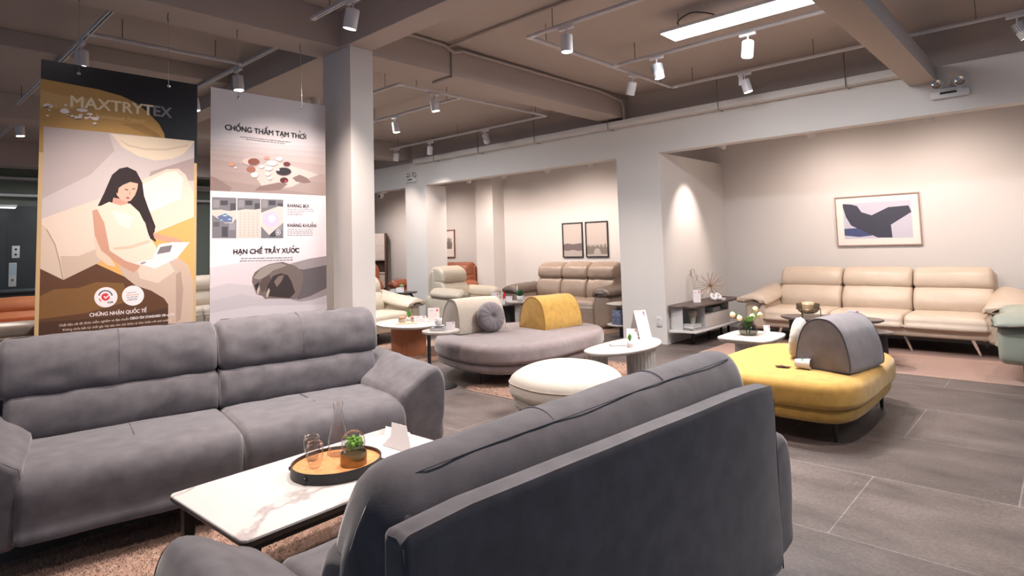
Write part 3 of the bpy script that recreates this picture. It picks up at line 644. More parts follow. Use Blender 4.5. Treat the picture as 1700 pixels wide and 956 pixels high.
# ================================================================== HANGING BANNERS
def srgb(r, g, b): return tuple(((c/255)/12.92 if c/255 <= .04045 else ((c/255+.055)/1.055)**2.4) for c in (r, g, b))
def prt(r, g, b, rough=.55):
    k = 'print_%d_%d_%d' % (r, g, b)
    if k not in M: M[k] = mat(k, tuple(min(1, c*1.0) for c in srgb(r, g, b)), rough)
    return k
BX = -4.72
def bpt(px, py, k=0): y, z = on_x(px, py, BX); return Vector((BX+.0022+.000012*k, y, z))
def ell(cx, cy, rx, ry, n=20, rot=0): return [(cx+rx*math.cos(a)*math.cos(rot)-ry*math.sin(a)*math.sin(rot), cy+rx*math.cos(a)*math.sin(rot)+ry*math.sin(a)*math.cos(rot)) for a in (2*PI*i/n for i in range(n))]
def artmesh(t, shapes, origin, name='printed_sheet', k0=0):
    bm = B(); mats = []
    for k, (m, poly) in enumerate(shapes):
        if m not in mats: mats.append(m)
        vs = [bm.verts.new(bpt(x, y, k+k0)-origin) for x, y in poly]; f = bm.faces.new(vs); f.material_index = mats.index(m); f.normal_update()
        if f.normal.x < 0: f.normal_flip()
    bmesh.ops.triangulate(bm, faces=bm.faces); return obj(name, bm, mats, t, False)
def text(t, s, p0, p1, cap, m, origin, k=60, bold=.0, name='lettering'):
    """printed line of text whose baseline runs p0 -> p1"""
    a, b = bpt(*p0, k)-origin, bpt(*p1, k)-origin
    cu = bpy.data.curves.new('txt', 'FONT'); cu.body = s; cu.size = 1; cu.offset = 0; cu.resolution_u = 3
    o = bpy.data.objects.new('txt', cu); COL.objects.link(o); bpy.context.view_layer.update()
    me = bpy.data.meshes.new_from_object(o.evaluated_get(bpy.context.evaluated_depsgraph_get())); bpy.data.objects.remove(o)
    xs = [v.co.x for v in me.vertices]; w = max(xs)-min(xs); x0 = min(xs)
    ch = abs((bpt(p0[0], p0[1]-cap)-bpt(*p0)).z); L = (b-a).length; ex = (b-a).normalized()
    sy = ch/.70
    if bold:
        b2 = bmesh.new()
        for iz, (dx, dy) in enumerate(((-bold, 0), (bold, 0), (0, bold*.7), (0, -bold*.7))):
            tmp = me.copy(); tmp.transform(Matrix.Translation((dx*1.6, dy*1.6, iz))); b2.from_mesh(tmp); bpy.data.meshes.remove(tmp)
        b2.to_mesh(me); b2.free()
    for v in me.vertices:
        q = a+ex*((v.co.x-x0)/w*L)+Vector((.00002*v.co.z, 0, v.co.y*sy)); v.co = q
    me.materials.append(M[m]); o = bpy.data.objects.new(name, me); COL.objects.link(o); o.parent = t; return o
def dashes(shapes, x0, x1, y0, y1, m, seed, hh=.55):
    rnd = random.Random(seed); x = x0
    while x < x1-1.5:
        w = rnd.uniform(2.2, 6); e = min(x1, x+w); ya, yb = (y0+(y1-y0)*(q-x0)/(x1-x0) for q in (x, e))
        shapes.append((m, [(x, ya-hh), (e, yb-hh), (e, yb+hh), (x, ya+hh)])); x = e+1.3
def banner(label, y0, y1, z0, z1, grom):
    t = thing('hanging_banner', label, 'banner', (BX, (y0+y1)/2, z0), 0, 'hanging banners')
    bm = B(); box(bm, -.002, .002, -(y1-y0)/2, (y1-y0)/2, 0, z1-z0, mi=0); obj('board', bm, prt(196, 165, 120), t, False)
    for gy, gz in grom:
        bm = B(); v = lathe(bm, [(.004, 0), (.011, 0), (.011, .003), (.006, .0045), (.004, .003)], n=16, cap=False)
        bmesh.ops.transform(bm, matrix=Matrix.Translation((.0022+.0002, gy-(y0+y1)/2, gz-z0)) @ Matrix.Rotation(PI/2, 4, 'Y'), verts=v); obj('eyelet', bm, 'chrome', t)
        bm = B(); tube(bm, [(.006, gy-(y0+y1)/2, gz-z0), (0, gy-(y0+y1)/2, gz-z0+.06), (-.02, gy-(y0+y1)/2, 3.17-z0-.07)], .0018, 5); obj('hanging_wire', bm, 'chrome', t)
        bm = B(); tube(bm, [(-.02, gy-(y0+y1)/2, 3.17-z0-.07), (-.03, gy-(y0+y1)/2, 3.17-z0-.03), (-.02, gy-(y0+y1)/2, 3.17-z0)], .004, 6); obj('hook', bm, 'edge', t)
    return t, Vector((BX, (y0+y1)/2, z0))
def PX(y, z):   # where a spot of the banner plane falls, in the photograph's own measure (used to close print shapes on the board's edges)
    c = RM.transposed() @ Vector((BX, y, z-EYE)); return (850+FPX*c.x/-c.z, CYPX-FPX*c.y/-c.z)
Y0, Y1, ZB, ZT = .748, 1.682, .87, 2.665
t1, o1 = banner('tall mustard and black hanging banner printed with a woman reading a magazine on a sofa', Y0, Y1, ZB, ZT, ((.945, 2.61), (1.485, 2.62)))
TL, TR, BL, BR = PX(Y0, ZT), PX(Y1, ZT), PX(Y0, ZB), PX(Y1, ZB)
def lerp(a, b, t): return (a[0]+(b[0]-a[0])*t, a[1]+(b[1]-a[1])*t)
def yl(y): return lerp(TL, BL, (y-TL[1])/(BL[1]-TL[1]))      # left edge of the board
def yr(y): return lerp(TR, BR, (y-TR[1])/(BR[1]-TR[1]))
pl = lambda y: (yl(y)[0]+7.2, y)
pr = lambda y: (yr(y)[0]-4.5, y)
sh = [(prt(24, 22, 28, .3), [TL, TR, yr(271), yl(252)]),
      (prt(172, 132, 72), [yl(130.5), (113, 139), (161, 148), (201, 159), (226, 171), (247, 188), (264, 206), (272, 221), (273.6, 229), (273, 240), yl(252)]),
      (prt(186, 148, 92), [yl(150), (110, 160), (160, 166), (120, 182), yl(178)]),
      (prt(150, 112, 60), [(200, 205), (235, 206), (262, 222), (271, 232), (240, 222)]),
      (prt(196, 184, 182), [pl(210), pr(234), pr(540), pl(575)]),
      (prt(178, 164, 162), [pl(210), (180, 221), (190, 250), (150, 290), pl(330)]),
      (prt(168, 150, 147), [(236, 330), (250, 285), pr(262), pr(300), (262, 300)]),
      (prt(226, 208, 184), [(184, 222), (203, 244), (229, 259), (258, 266.6), (286, 263.4), (305, 255), pr(236), pr(234)]),
      (prt(208, 188, 166), [(196, 230), (214, 240), (240, 246), (275, 247), (312, 240), (311, 243), (275, 250), (240, 249), (212, 243)]),
      (prt(216, 166, 98), [(160, 438), (263, 384), pr(360), pr(470), (200, 480)]),
      (prt(92, 58, 36), [pl(446), (105, 464.6), (160, 438), (230, 470), pr(500), pr(540), pl(575)]),
      (prt(124, 86, 46), [pl(492), (90, 480), (130, 478), (160, 468), (205, 470), (215, 500), (140, 520), pl(530)]),
      (prt(74, 46, 30), [pl(535), (140, 530), (240, 520), (279, 510), (279, 560), pl(575)]),
      (prt(221, 200, 184), [pl(363), (155, 333), (276, 281), (296, 280), (308, 290), (314, 305), pr(320), pr(360), (263, 384), (160, 438), (105, 464.6), pl(446)]),
      (prt(236, 222, 208), [(160, 345), (276, 286), (292, 284), (304, 296), (300, 330), (230, 360), (160, 380)]),
      (prt(198, 176, 158), [(100, 425), (105, 464.6), (160, 438), (200, 418), (180, 405), (130, 425)]),
      (prt(208, 186, 168), [pl(372), (78, 380), (92, 405), (100, 435), (105, 464.6), pl(446)]),
      (prt(170, 148, 130), [(78, 380), (92, 405), (100, 435), (105, 464.6), (103, 464), (98, 436), (90, 406), (76, 381)]),
      (prt(214, 192, 172), [(155, 392), (160, 425), (178, 440), (193, 443), (181, 425), (165, 405)]),
      (prt(196, 172, 156), [(196, 438), (226, 425), (296, 428), (313, 441), pr(470), pr(541), (279, 545), (279, 505), (272, 495), (250, 482), (225, 474), (205, 458)]),
      (prt(172, 148, 134), [(292, 455), (300, 450), (304, 480), (300, 530), (292, 535)]),
      (prt(216, 196, 180), [(226, 440), (280, 434), (290, 450), (262, 470), (232, 462)]),
      (prt(40, 26, 28), [(211, 277), (226, 284), (236, 303), (239, 325), (246, 345), (258, 376), (255, 388), (259, 401), (248, 396), (241, 370), (226, 350), (216, 338), (190, 340), (162, 342), (172, 322), (178, 308), (186, 290), (198, 280)]),
      (prt(226, 206, 188), [(160.6, 345), (181, 335), (200, 341), (216, 338), (231, 352), (241, 372), (247, 391), (261, 413), (296, 428), (256, 441), (206, 441), (196, 438), (181, 416), (176, 380.6), (161, 350)]),
      (prt(206, 182, 162), [(187, 411), (215, 408), (247, 398), (250, 402), (215, 413), (190, 415)]),
      (prt(238, 222, 206), [(185, 350), (205, 352), (222, 362), (214, 380), (195, 372)]),
      (prt(194, 146, 124), [(153, 350), (161, 347), (173, 370), (179, 400), (182, 416), (208, 433), (233, 441), (228, 448), (221, 452), (209, 446), (203, 443), (168, 416), (157, 391)]),
      (prt(198, 150, 128), [(253.5, 386), (276, 392), (292, 395), (304, 401), (296, 403), (276, 401), (256, 396)]),
      (prt(196, 148, 130), [(188, 328), (206, 331), (214, 338), (200, 341), (186, 337)]),
      (prt(216, 170, 150), [(191, 313), (197, 306), (212, 302), (221, 300), (229, 304), (228, 313), (224, 324), (217, 333), (210, 335), (200, 331), (194, 324)]),
      (prt(40, 26, 28), [(190, 316), (192, 300), (205, 293), (222, 296), (230, 305), (216, 302), (204, 307), (197, 312), (195, 322)]),
      (prt(70, 40, 36), [(207, 313.5), (213, 314.5), (212.5, 316), (207, 315)]), (prt(70, 40, 36), [(219, 313), (224, 312.5), (224, 314), (219, 314.6)]),
      (prt(160, 62, 66), [(208, 327.5), (212, 327), (216, 328.5), (212, 330.4)]),
      (prt(196, 146, 128), [(215, 316), (218, 322), (214, 323.5)]),
      (prt(226, 216, 218), [(263.5, 405.6), (285, 402), (315, 402), (294, 428), (252, 430)]),
      (prt(120, 112, 116), [(266, 410), (286, 406.5), (282, 418), (260, 422)]),
      (prt(232, 222, 222), [(226, 436), (252, 430), (292, 429), (257, 446)]),
      (prt(150, 140, 142), [(232, 436.5), (240, 434), (243, 436), (235, 439)]),
      (prt(52, 32, 32), [(244, 372), (250, 366), (257, 384), (251, 392), (259, 402), (249, 396)]),
      (prt(238, 226, 228), ell(175.6, 493.3, 19.4, 16.8, 32, -.14)), (prt(238, 226, 228), ell(220.6, 490.6, 18.4, 16.6, 32, -.14)),
      (prt(214, 52, 56), ell(175, 492.9, 7, 6.2, 24)),
      (prt(238, 226, 228), [(171.5, 492), (173.5, 491), (175, 493.4), (181, 488.5), (182, 490), (175, 496.4)]),
      (prt(70, 70, 78), [(163.5+11.5+11.5*math.cos(a)*1.05, 492-10.6*math.sin(a)) for a in (R(8+164*i/14) for i in range(15))]+[(175+9.4*math.cos(a)*1.05, 492-8.6*math.sin(a)) for a in (R(172-164*i/14) for i in range(15))]),
      (prt(214, 52, 56), [(163.6, 495.5), (165, 495), (167.8, 500), (166.6, 501.2)])]
for y_, c_, w_ in ((489.5, (226, 120, 70), 21), (492.6, (110, 110, 116), 20), (495.6, (110, 110, 116), 14), (497.6, (110, 110, 116), 19)): dashes(sh, 224-w_/2-4, 224+w_/2-4, y_+1.1, y_-1.1, prt(*c_), int(y_), .5)
rnd = random.Random(12)
for k in range(34):
    u = rnd.random(); cx, cy = 74+u*88+rnd.uniform(-4, 4), 176+u*22+rnd.gauss(0, 4.2); r_ = rnd.uniform(.7, 3.6)
    if k % 2: sh.append((prt(96, 64, 44), ell(cx+.3, cy+.8, r_*1.25+.3, r_*.75+.4, 12)))
    sh.append((prt(222, 208, 204), ell(cx, cy, r_*1.25, r_*.7, 12)))
sh += [(prt(232, 220, 218), ell(107, 185, 8, 3.4, 16, .1)), (prt(232, 220, 218), ell(136, 183, 10, 2.6, 16, .1)), (prt(232, 220, 218), ell(157, 197, 6.5, 2.6, 16, .15)), (prt(232, 220, 218), ell(149, 189.5, 5, 2.2, 16, .1))]
artmesh(t1, sh, o1)
n1 = len(sh)+2
text(t1, 'MAXTRYT', (117, 176.8), (253.5, 191.8), 18.5, prt(226, 204, 172), o1, n1, .018); text(t1, 'EX', (255, 192), (284.5, 195.6), 17, prt(124, 118, 122), o1, n1, .02)
text(t1, 'Funtional Fabric', (159.4, 195), (240.5, 204), 6, prt(200, 166, 112), o1, n1, .012)
text(t1, 'CHỨNG NHẬN QUỐC TẾ', (148.4, 525.7), (243, 517.8), 6, prt(244, 236, 236), o1, n1, .012)
text(t1, 'Chất liệu vải đã được kiểm nghiệm và đạt chuẩn', (98, 542.2), (213.5, 530.8), 4, prt(226, 206, 190), o1, n1)
text(t1, 'OEKO-TEX STANDARD 100 và SGS', (215.5, 530.6), (289, 523.5), 4.2, prt(244, 236, 236), o1, n1, .012)
text(t1, 'Không chứa bất kỳ chất gây hại nào cho sức khỏe và thân thiện với môi trường', (104, 549.5), (283.5, 532.6), 4, prt(226, 206, 190), o1, n1)
text(t1, 'SGS', (178.5, 503.6), (187.5, 502.6), 3.2, prt(80, 80, 88), o1, n1, .01); text(t1, 'OEKO-TEX', (210.5, 487.6), (226, 485.6), 2.2, prt(150, 146, 150), o1, n1)
Y0, Y1 = 1.778, 2.735
t2, o2 = banner('white hanging banner printed with pebbles on sand and an animal paw', Y0, Y1, .87, ZT, ((1.985, 2.615), (2.52, 2.615)))
TL, TR, BL, BR = PX(Y0, ZT), PX(Y1, ZT), PX(Y0, ZB), PX(Y1, ZB)
q = lambda x, y: (300+x/6.54, 140+y/6.54)
q2 = lambda x, y: (300+x/6.54, 286+y/6.54)
q3 = lambda x, y: (300+x/6.54, 400+y/6.54)
sh = [(prt(206, 198, 200), [TL, TR, BR, BL])]
for k, (a, b, c_) in enumerate(((233, 244, (198, 188, 189)), (239, 252, (188, 176, 176)), (246, 262, (180, 166, 164)), (254, 274, (172, 156, 152)), (264, 290, (162, 144, 140)), (280, 304, (156, 138, 133)), (296, 325, (146, 128, 124)))):
    sh.append((prt(*c_), [yl(a), yr(b), yr(325), yl(316.6)]))
sh += [(prt(128, 108, 104), [yl(292), (360, 296), (385, 312), (380, 319), yl(316.6)]), (prt(190, 176, 170), [q(800, 900), q(1000, 830), q(1250, 900), q(1500, 980), q2(1400, 60), q2(1200, 160), q2(900, 180), q2(820, 60)]),
       (prt(124, 102, 98), [q2(800, 200), q2(860, 150), q2(1060, 110), q2(1160, 130), q2(1080, 190), q2(960, 200)]), (prt(120, 98, 94), [q2(1210, 60), q2(1290, 25), q2(1370, 60), q2(1415, 110), q2(1340, 120), q2(1250, 100)])]
for (f, x, y, rx, ry, c_) in ((q, 760, 835, 95, 42, (196, 176, 170)), (q, 790, 838, 62, 36, (120, 66, 52)), (q, 547, 866, 33, 22, (196, 140, 112)), (q, 760, 920, 48, 30, (150, 92, 74)), (q, 990, 855, 62, 28, (216, 206, 202)),
        (q, 875, 893, 26, 18, (222, 212, 208)), (q, 955, 912, 38, 25, (220, 210, 206)), (q, 930, 797, 30, 18, (190, 140, 122)), (q, 1070, 810, 36, 22, (222, 212, 208)), (q, 1150, 865, 38, 24, (92, 28, 34)), (q, 1115, 945, 82, 42, (34, 26, 34)), (q, 1055, 925, 18, 10, (210, 206, 214)),
        (q2, 800, 28, 40, 28, (220, 210, 206)), (q2, 945, 18, 28, 20, (220, 210, 206)), (q2, 965, 65, 22, 16, (220, 210, 206)), (q2, 1120, 85, 44, 30, (70, 20, 28)), (q2, 1138, 95, 12, 12, (190, 40, 56)), (q, 595, 905, 14, 10, (220, 210, 206))):
    cx, cy = f(x, y); sh.append((prt(116, 96, 92), ell(cx+.4, cy+1, rx/6.54+.3, ry/6.54+.3, 18))); sh.append((prt(*c_), ell(cx, cy, rx/6.54, ry/6.54, 18)))
sh += [(prt(228, 216, 220), [yl(316.6), yr(325), BR, BL])]
for x0, x1, ya, yb in ((338, 603, 268, 277), (612, 864, 279, 287), (870, 1112, 289, 298)):
    sh.append((prt(112, 110, 116), [q2(x0, ya), q2(x1, yb), q2(x1, 716), q2(x0, 716)]))
    for (u, v, w_, h_, c_) in ((.35, .05, .3, .12, (64, 62, 68)), (.75, .12, .22, .2, (70, 68, 74)), (.05, .03, .25, .2, (134, 132, 136)), (.4, .72, .25, .26, (66, 64, 70)), (.7, .6, .25, .2, (140, 136, 142)), (.05, .6, .25, .12, (84, 82, 88))):
        X0, X1, Za, Zb = x0+(x1-x0)*u, x0+(x1-x0)*(u+w_), 285+425*v, 285+425*(v+h_); sh.append((prt(*c_), [q2(X0, Za), q2(X1, Za), q2(X1, Zb), q2(X0, Zb)]))
sh += [(prt(196, 186, 178), [q2(338, 410), q2(430, 405), q2(520, 420), q2(603, 410), q2(603, 500), q2(560, 550), q2(480, 552), q2(400, 500), q2(338, 460)]), (prt(92, 104, 140), [q2(395, 480), q2(480, 445), q2(560, 490), q2(555, 540), q2(480, 545), q2(420, 520)]),
       (prt(150, 200, 226), ell(*q2(480, 470), 4, 1, 10)), (prt(150, 200, 226), ell(*q2(530, 510), 3, 1, 10)), (prt(150, 200, 226), ell(*q2(440, 520), 2.5, .8, 10)),
       (prt(198, 188, 180), [q2(612, 415), q2(700, 400), q2(800, 405), q2(864, 395), q2(864, 716), q2(612, 716)]),
       (prt(200, 192, 186), [q2(870, 440), q2(1060, 368), q2(1112, 375), q2(1112, 545), q2(958, 682), q2(870, 585)]), (prt(196, 180, 208), ell(*q2(975, 510), 13, 13, 18, .3)), (prt(214, 204, 226), ell(*q2(990, 500), 6, 7, 14)),
       (prt(206, 204, 210), ell(*q2(1056, 652), 4.2, 4.8, 16)), (prt(120, 118, 126), ell(*q2(1056, 652), 3.2, 3.8, 16)), (prt(206, 204, 210), ell(*q2(1056, 652), 1.6, 1.9, 12))]
for r_ in range(9):
    for c_ in range(5): x, y = 640+c_*46, 440+r_*30; sh.append((prt(170, 160, 154), [q2(x, y), q2(x+10, y), q2(x+10, y+14), q2(x, y+14)]))
for y in (402, 420, 438, 458): dashes(sh, *([476.9, 521 if y < 430 else 503]), *(q2(0, y)[1],)*2, prt(150, 142, 148), y)
for y in (618, 640, 660, 682): dashes(sh, 476.9, 519, *(q2(0, y)[1],)*2, prt(150, 142, 148), y)
dashes(sh, 398.6, 483.5, 227, 236.2, prt(130, 120, 124), 3); dashes(sh, 408.5, 474, 231.2, 238.4, prt(130, 120, 124), 4)
dashes(sh, 400, 485, 428.7, 427.2, prt(136, 128, 134), 5); dashes(sh, 397.5, 487, 433, 431, prt(136, 128, 134), 6)
sh += [(prt(212, 200, 204), [yl(444), (400, 436), (440, 434), yr(434), BR, BL]), (prt(198, 188, 193), [yl(478), (380, 470), (420, 474), yr(470), BR, BL]), (prt(188, 180, 186), [yl(500), (400, 488), (430, 494), yr(492), BR, BL]), (prt(200, 192, 198), [yl(520), (420, 508), yr(505), BR, BL])]
pw = [q3(1180, 250), q3(1300, 215), q3(1400, 190), yr(425), yr(490), q3(1420, 640), q3(1300, 660), q3(1200, 640)]
sh += [(prt(150, 140, 142), pw), (prt(96, 88, 92), [q3(1240, 300), q3(1330, 310), yr(440), yr(478), q3(1400, 600), q3(1260, 640)]),
       (prt(112, 98, 94), [q3(770, 440), q3(775, 390), q3(800, 340), q3(870, 290), q3(960, 250), q3(1100, 225), q3(1240, 270), q3(1320, 330), q3(1330, 420), q3(1290, 560), q3(1250, 630), q3(1100, 625), q3(940, 625), q3(918, 632), q3(880, 595), q3(820, 580), q3(790, 500)]),
       (prt(150, 138, 132), [q3(785, 400), q3(870, 300), q3(960, 258), q3(1080, 240), q3(1150, 265), q3(1000, 320), q3(900, 400), q3(840, 420)]),
       (prt(52, 42, 42), [q3(940, 470), q3(1000, 380), q3(1080, 350), q3(1160, 370), q3(1200, 440), q3(1240, 560), q3(1180, 620), q3(1060, 610), q3(960, 600), q3(920, 560)]),
       (prt(86, 72, 68), [q3(850, 470), q3(890, 400), q3(960, 370), q3(980, 420), q3(940, 480), q3(910, 540), q3(880, 560)]),
       (prt(40, 32, 34), [q3(800, 480), q3(850, 440), q3(840, 500), q3(815, 540)]), (prt(200, 176, 160), [q3(822, 575), q3(832, 520), q3(850, 480), q3(852, 530), q3(838, 580)]), (prt(190, 170, 158), [q3(925, 620), q3(928, 560), q3(955, 510), q3(965, 540), q3(945, 600)]),
       (prt(120, 104, 98), [q3(1010, 440), q3(1060, 380), q3(1120, 370), q3(1090, 440), q3(1040, 500)])]
sh += [(prt(24, 20, 28), [(502.6, 223.4), (503.6, 222), (504.4, 220.4), (505.4, 220.6), (505, 222.6), (503.6, 224.6)]), (prt(24, 20, 28), [(495.2, 217.2), (496.8, 217), (499.4, 219.6), (498.2, 219.9)]),
       (prt(24, 20, 28), [(488.6, 413.8), (489.6, 413), (490.2, 411.2), (491.3, 411.3), (491, 413.4), (489.6, 415)]), (prt(24, 20, 28), [(484.4, 409.9), (487, 407), (488.6, 407.2), (485.6, 410.1)])]
artmesh(t2, sh, o2); n2 = len(sh)+2; K = prt(24, 20, 28)
text(t2, 'CHỐNG THẤM TẠM THOI', (373.4, 215.2), (507.5, 231.2), 8.8, K, o2, n2, .018)
text(t2, 'KHÁNG BỤI', (476.9, 343.6), (512, 344.8), 5.6, K, o2, n2, .01); text(t2, 'KHÁNG KHUẨN', (476.9, 376.4), (524.5, 377), 5.6, K, o2, n2, .01)
text(t2, 'HẠN CHẾ TRẦY XƯOC', (387.2, 421.6), (496.2, 418.9), 8, K, o2, n2, .018)

# ================================================================== MODULAR BENCHES
def pouf(t, pts, z0, z1, m, name='seat_cushion', r=.09, crown=.015, smooth=5):
    P = resample(spline(V2(pts), smooth), 90); bm = B(); stack(bm, P, levels_round(z0, z1, r, .05, 6), puff=crown); fix(bm)
    return obj(name, bm, m, t, auto=False)
def cone_leg(t, x, y, h=.15, r0=.022, r1=.011, m='black'):
    bm = B(); lathe(bm, [(r1, 0), (r0, h)], (x, y, 0), 14); obj('leg', bm, m, t)
def platform(label, pts, m, legs, seam=None, z=(.14, .24, .42)):
    c = sum(V2(pts), Vector((0, 0)))/len(pts)
    t = thing('platform_sofa', label, 'sofa', (c.x, c.y, 0)); L = [(p[0]-c.x, p[1]-c.y) for p in pts]
    P = resample(spline(V2(L), 6), 100); A = inset(P, .035)
    bm = B(); stack(bm, A, levels_round(z[0], z[1]+.01, .045, .05, 5)); fix(bm); obj('lower_base', bm, m, t, auto=False)
    bm = B(); stack(bm, P, levels_round(z[1], z[2], .07, .04, 7), puff=.02); fix(bm); s_ = obj('seat_cushion', bm, m, t, auto=False)
    if seam:
        bm = B(); tube(bm, [(p.x, p.y, z[2]-.088) for p in inset(P, -.002)], .003, 5, closed=True); obj('seam', bm, seam, s_)
    for x, y in legs: cone_leg(t, x-c.x, y-c.y, z[0]+.02)
    return t
platform('mauve suede platform sofa with rounded ends, carrying two bolsters', [(-5.38, 4.5), (-5.02, 4.24), (-4.45, 4.14), (-4.06, 4.28), (-3.9, 4.7), (-3.92, 5.2), (-3.96, 5.68), (-4.18, 6.04), (-4.6, 6.16), (-5.05, 6.02), (-5.4, 5.6), (-5.52, 5.05)], 'mauve', [(-4.45, 4.27), (-5.2, 4.75), (-4.15, 5.85), (-5.15, 5.8)])
platform('mustard yellow platform sofa beside the open stone floor', [(-2.24, 4.9), (-2.16, 4.52), (-1.95, 4.39), (-1.6, 4.36), (-1.28, 4.38), (-1.13, 4.52), (-1.09, 4.8), (-1.09, 5.2), (-1.1, 5.6), (-1.17, 5.85), (-1.4, 5.96), (-1.7, 5.98), (-2.02, 5.92), (-2.2, 5.7), (-2.25, 5.3)], 'yellow', [(-1.27, 4.55), (-1.22, 5.66), (-2.0, 4.7), (-2.0, 5.7)], seam=None)
bm = B(); box(bm, -.004, .004, -.015, .015, -.03, .03, .001)
lt = thing('ottoman', 'off white fabric ottoman with rounded corners on the stone floor', 'ottoman', (-3.02, 3.84, 0))
pts = [(p[0]+3.02, p[1]-3.84) for p in [(-3.36, 3.55), (-3.15, 3.42), (-2.9, 3.38), (-2.68, 3.46), (-2.56, 3.68), (-2.56, 3.95), (-2.76, 4.2), (-3.1, 4.36), (-3.42, 4.27), (-3.5, 3.95)]]
P = resample(spline(V2(pts), 6), 90)
bm = B(); stack(bm, inset(P, .03), levels_round(.13, .235, .04, .04, 5)); fix(bm); obj('lower_base', bm, 'creamlt', lt, auto=False)
bm = B(); stack(bm, P, levels_round(.21, .40, .09, .06, 7), puff=.02); fix(bm); s_ = obj('seat_cushion', bm, 'creamlt', lt, auto=False)
bm = B(); tube(bm, [(p.x, p.y, .33) for p in inset(P, -.001)], .0035, 5, closed=True); obj('piping', bm, 'cream', s_)
for x, y in ((-.33, -.17), (.28, -.24), (-.3, .3), (.25, .2)): cone_leg(lt, x, y, .15)

def bolster(label, loc, rz, m, L=.6, w=.42, h=.37, pip='cream', endm=None, group='upholstered bolsters', lean=0):
    t = thing('bolster_backrest', label, 'bolster', loc, rz, group)
    raw = V2([(-w/2, 0), (w/2, 0), (w/2+.004, .06), (w*.47, h*.45), (w*.37, h*.76), (w*.2, h*.95), (0, h), (-w*.2, h*.95), (-w*.37, h*.76), (-w*.47, h*.45), (-w/2-.004, .06)])
    P = raw[:2]+spline(raw[1:]+[raw[0]], 6, False)[1:-1]
    bm = B(); sweep(bm, P, -L/2, L/2, .012, .008, 14, 90, .002, loc[0]*3, ax=lambda x, a, b: (a, x*(1-.06*b/h), b), capp=.012); obj('bolster_body', bm, m, t)
    for s in (-1, 1):
        bm = B(); Q = inset(resample(P, 70), .002); tube(bm, [(p.x, s*(L/2-.002)*(1-.06*p.y/h), p.y) for p in Q if p.y > -.1], .0045, 6, closed=True); obj('piping', bm, pip, t)
    return t
bolster('cream fabric bolster on the mauve platform sofa', (-5.13, 4.85, .435), R(-12), 'cream', .62, .40, .37)
bolster('mustard yellow bolster on the mauve platform sofa', (-4.57, 5.57, .435), R(-6), 'yellow', .62, .42, .36, 'yelldark')
bolster('grey bolster with dark piping on the mustard platform sofa', (-1.335, 5.02, .435), R(-10), 'mauvedark', .56, .38, .365, 'greyseam')
def round_cushion(label, loc, rot, m, r=.17, th=.075, btn=None):
    t = thing('round_cushion', label, 'cushion', loc, 0, 'round scatter cushions'); t.rotation_euler = rot
    bm = B(); n, k = 48, 12; grid = {}
    for side in (1, -1):
        for i in range(k+1):
            q = i/k
            for j in range(n):
                a = 2*PI*j/n; pl = 1+.10*q*math.cos(14*a+2*noise.noise(Vector((math.cos(a), math.sin(a), side))))
                z = th*max(0, 1-q**3.2)**.5*pl*(1-.55*math.exp(-(q/.16)**2))
                if i == k: grid[(1, i, j)] = grid.get((1, i, j)) or bm.verts.new((r*math.cos(a), r*math.sin(a), 0)); grid[(-1, i, j)] = grid[(1, i, j)]
                elif i == 0: grid[(side, 0, j)] = grid.get((side, 0, 0)) or bm.verts.new((0, 0, side*z))
                else: grid[(side, i, j)] = bm.verts.new((r*q*math.cos(a), r*q*math.sin(a), side*z))
        for i in range(k):
            for j in range(n):
                vs = [grid[(side, i, j)], grid[(side, i+1, j)], grid[(side, i+1, (j+1) % n)], grid[(side, i, (j+1) % n)]]
                vs = list(dict.fromkeys(vs))
                if len(vs) > 2: bm.faces.new(vs)
    fix(bm); obj('cushion_body', bm, m, t, auto=False)
    for s in (1, -1):
        bm = B(); bmesh.ops.create_uvsphere(bm, u_segments=12, v_segments=6, radius=.012, matrix=Matrix.Translation((0, 0, s*th*.42)) @ Matrix.Diagonal((1, 1, .5, 1))); obj('button', bm, m, t)
round_cushion('mauve grey round cushion leaning on the cream bolster', (-4.83, 4.83, .605), (R(8), R(78), R(-12)), 'mauvedark')
round_cushion('off white round cushion leaning behind the grey bolster', (-1.66, 5.12, .595), (0, R(-80), R(10)), 'creamlt', .165, .055)

# ================================================================== TABLES
def slab(t, pts, z0, z1, m, r=.012, name='table_top', smooth=5, n=80, under=None):
    P = resample(spline(V2(pts), smooth), n); bm = B()
    lv = [(z0, r*2.2)]+[(z0+(z1-z0)*.45, .003)]+[(z1-r*(1-math.sin(a)), r*.5*(1-math.cos(a))) for a in (PI/6*i for i in range(4))]
    stack(bm, P, lv); fix(bm); return obj(name, bm, m, t)
def fluted(t, cx, cy, rx, ry, z0, z1, m, n=26, depth=.006, name='fluted_pedestal'):
    pts = []
    for i in range(n):
        for u, d in ((0, 0), (.2, 1), (.5, 1.15), (.8, 1), (.95, 0)):
            a = 2*PI*(i+u)/n; k = 1-depth/max(rx, ry)*(1.3-d) if d == 0 else 1+depth*.2*d
            pts.append(Vector((rx*k*math.cos(a), ry*k*math.sin(a))))
    bm = B(); lo = [bm.verts.new((cx+p.x, cy+p.y, z0)) for p in pts]; hi = [bm.verts.new((cx+p.x, cy+p.y, z1)) for p in pts]
    N = len(pts)
    for i in range(N): bm.faces.new((lo[i], lo[(i+1) % N], hi[(i+1) % N], hi[i]))
    bm.faces.new(hi); bm.faces.new(list(reversed(lo))); fix(bm); return obj(name, bm, m, t, False)
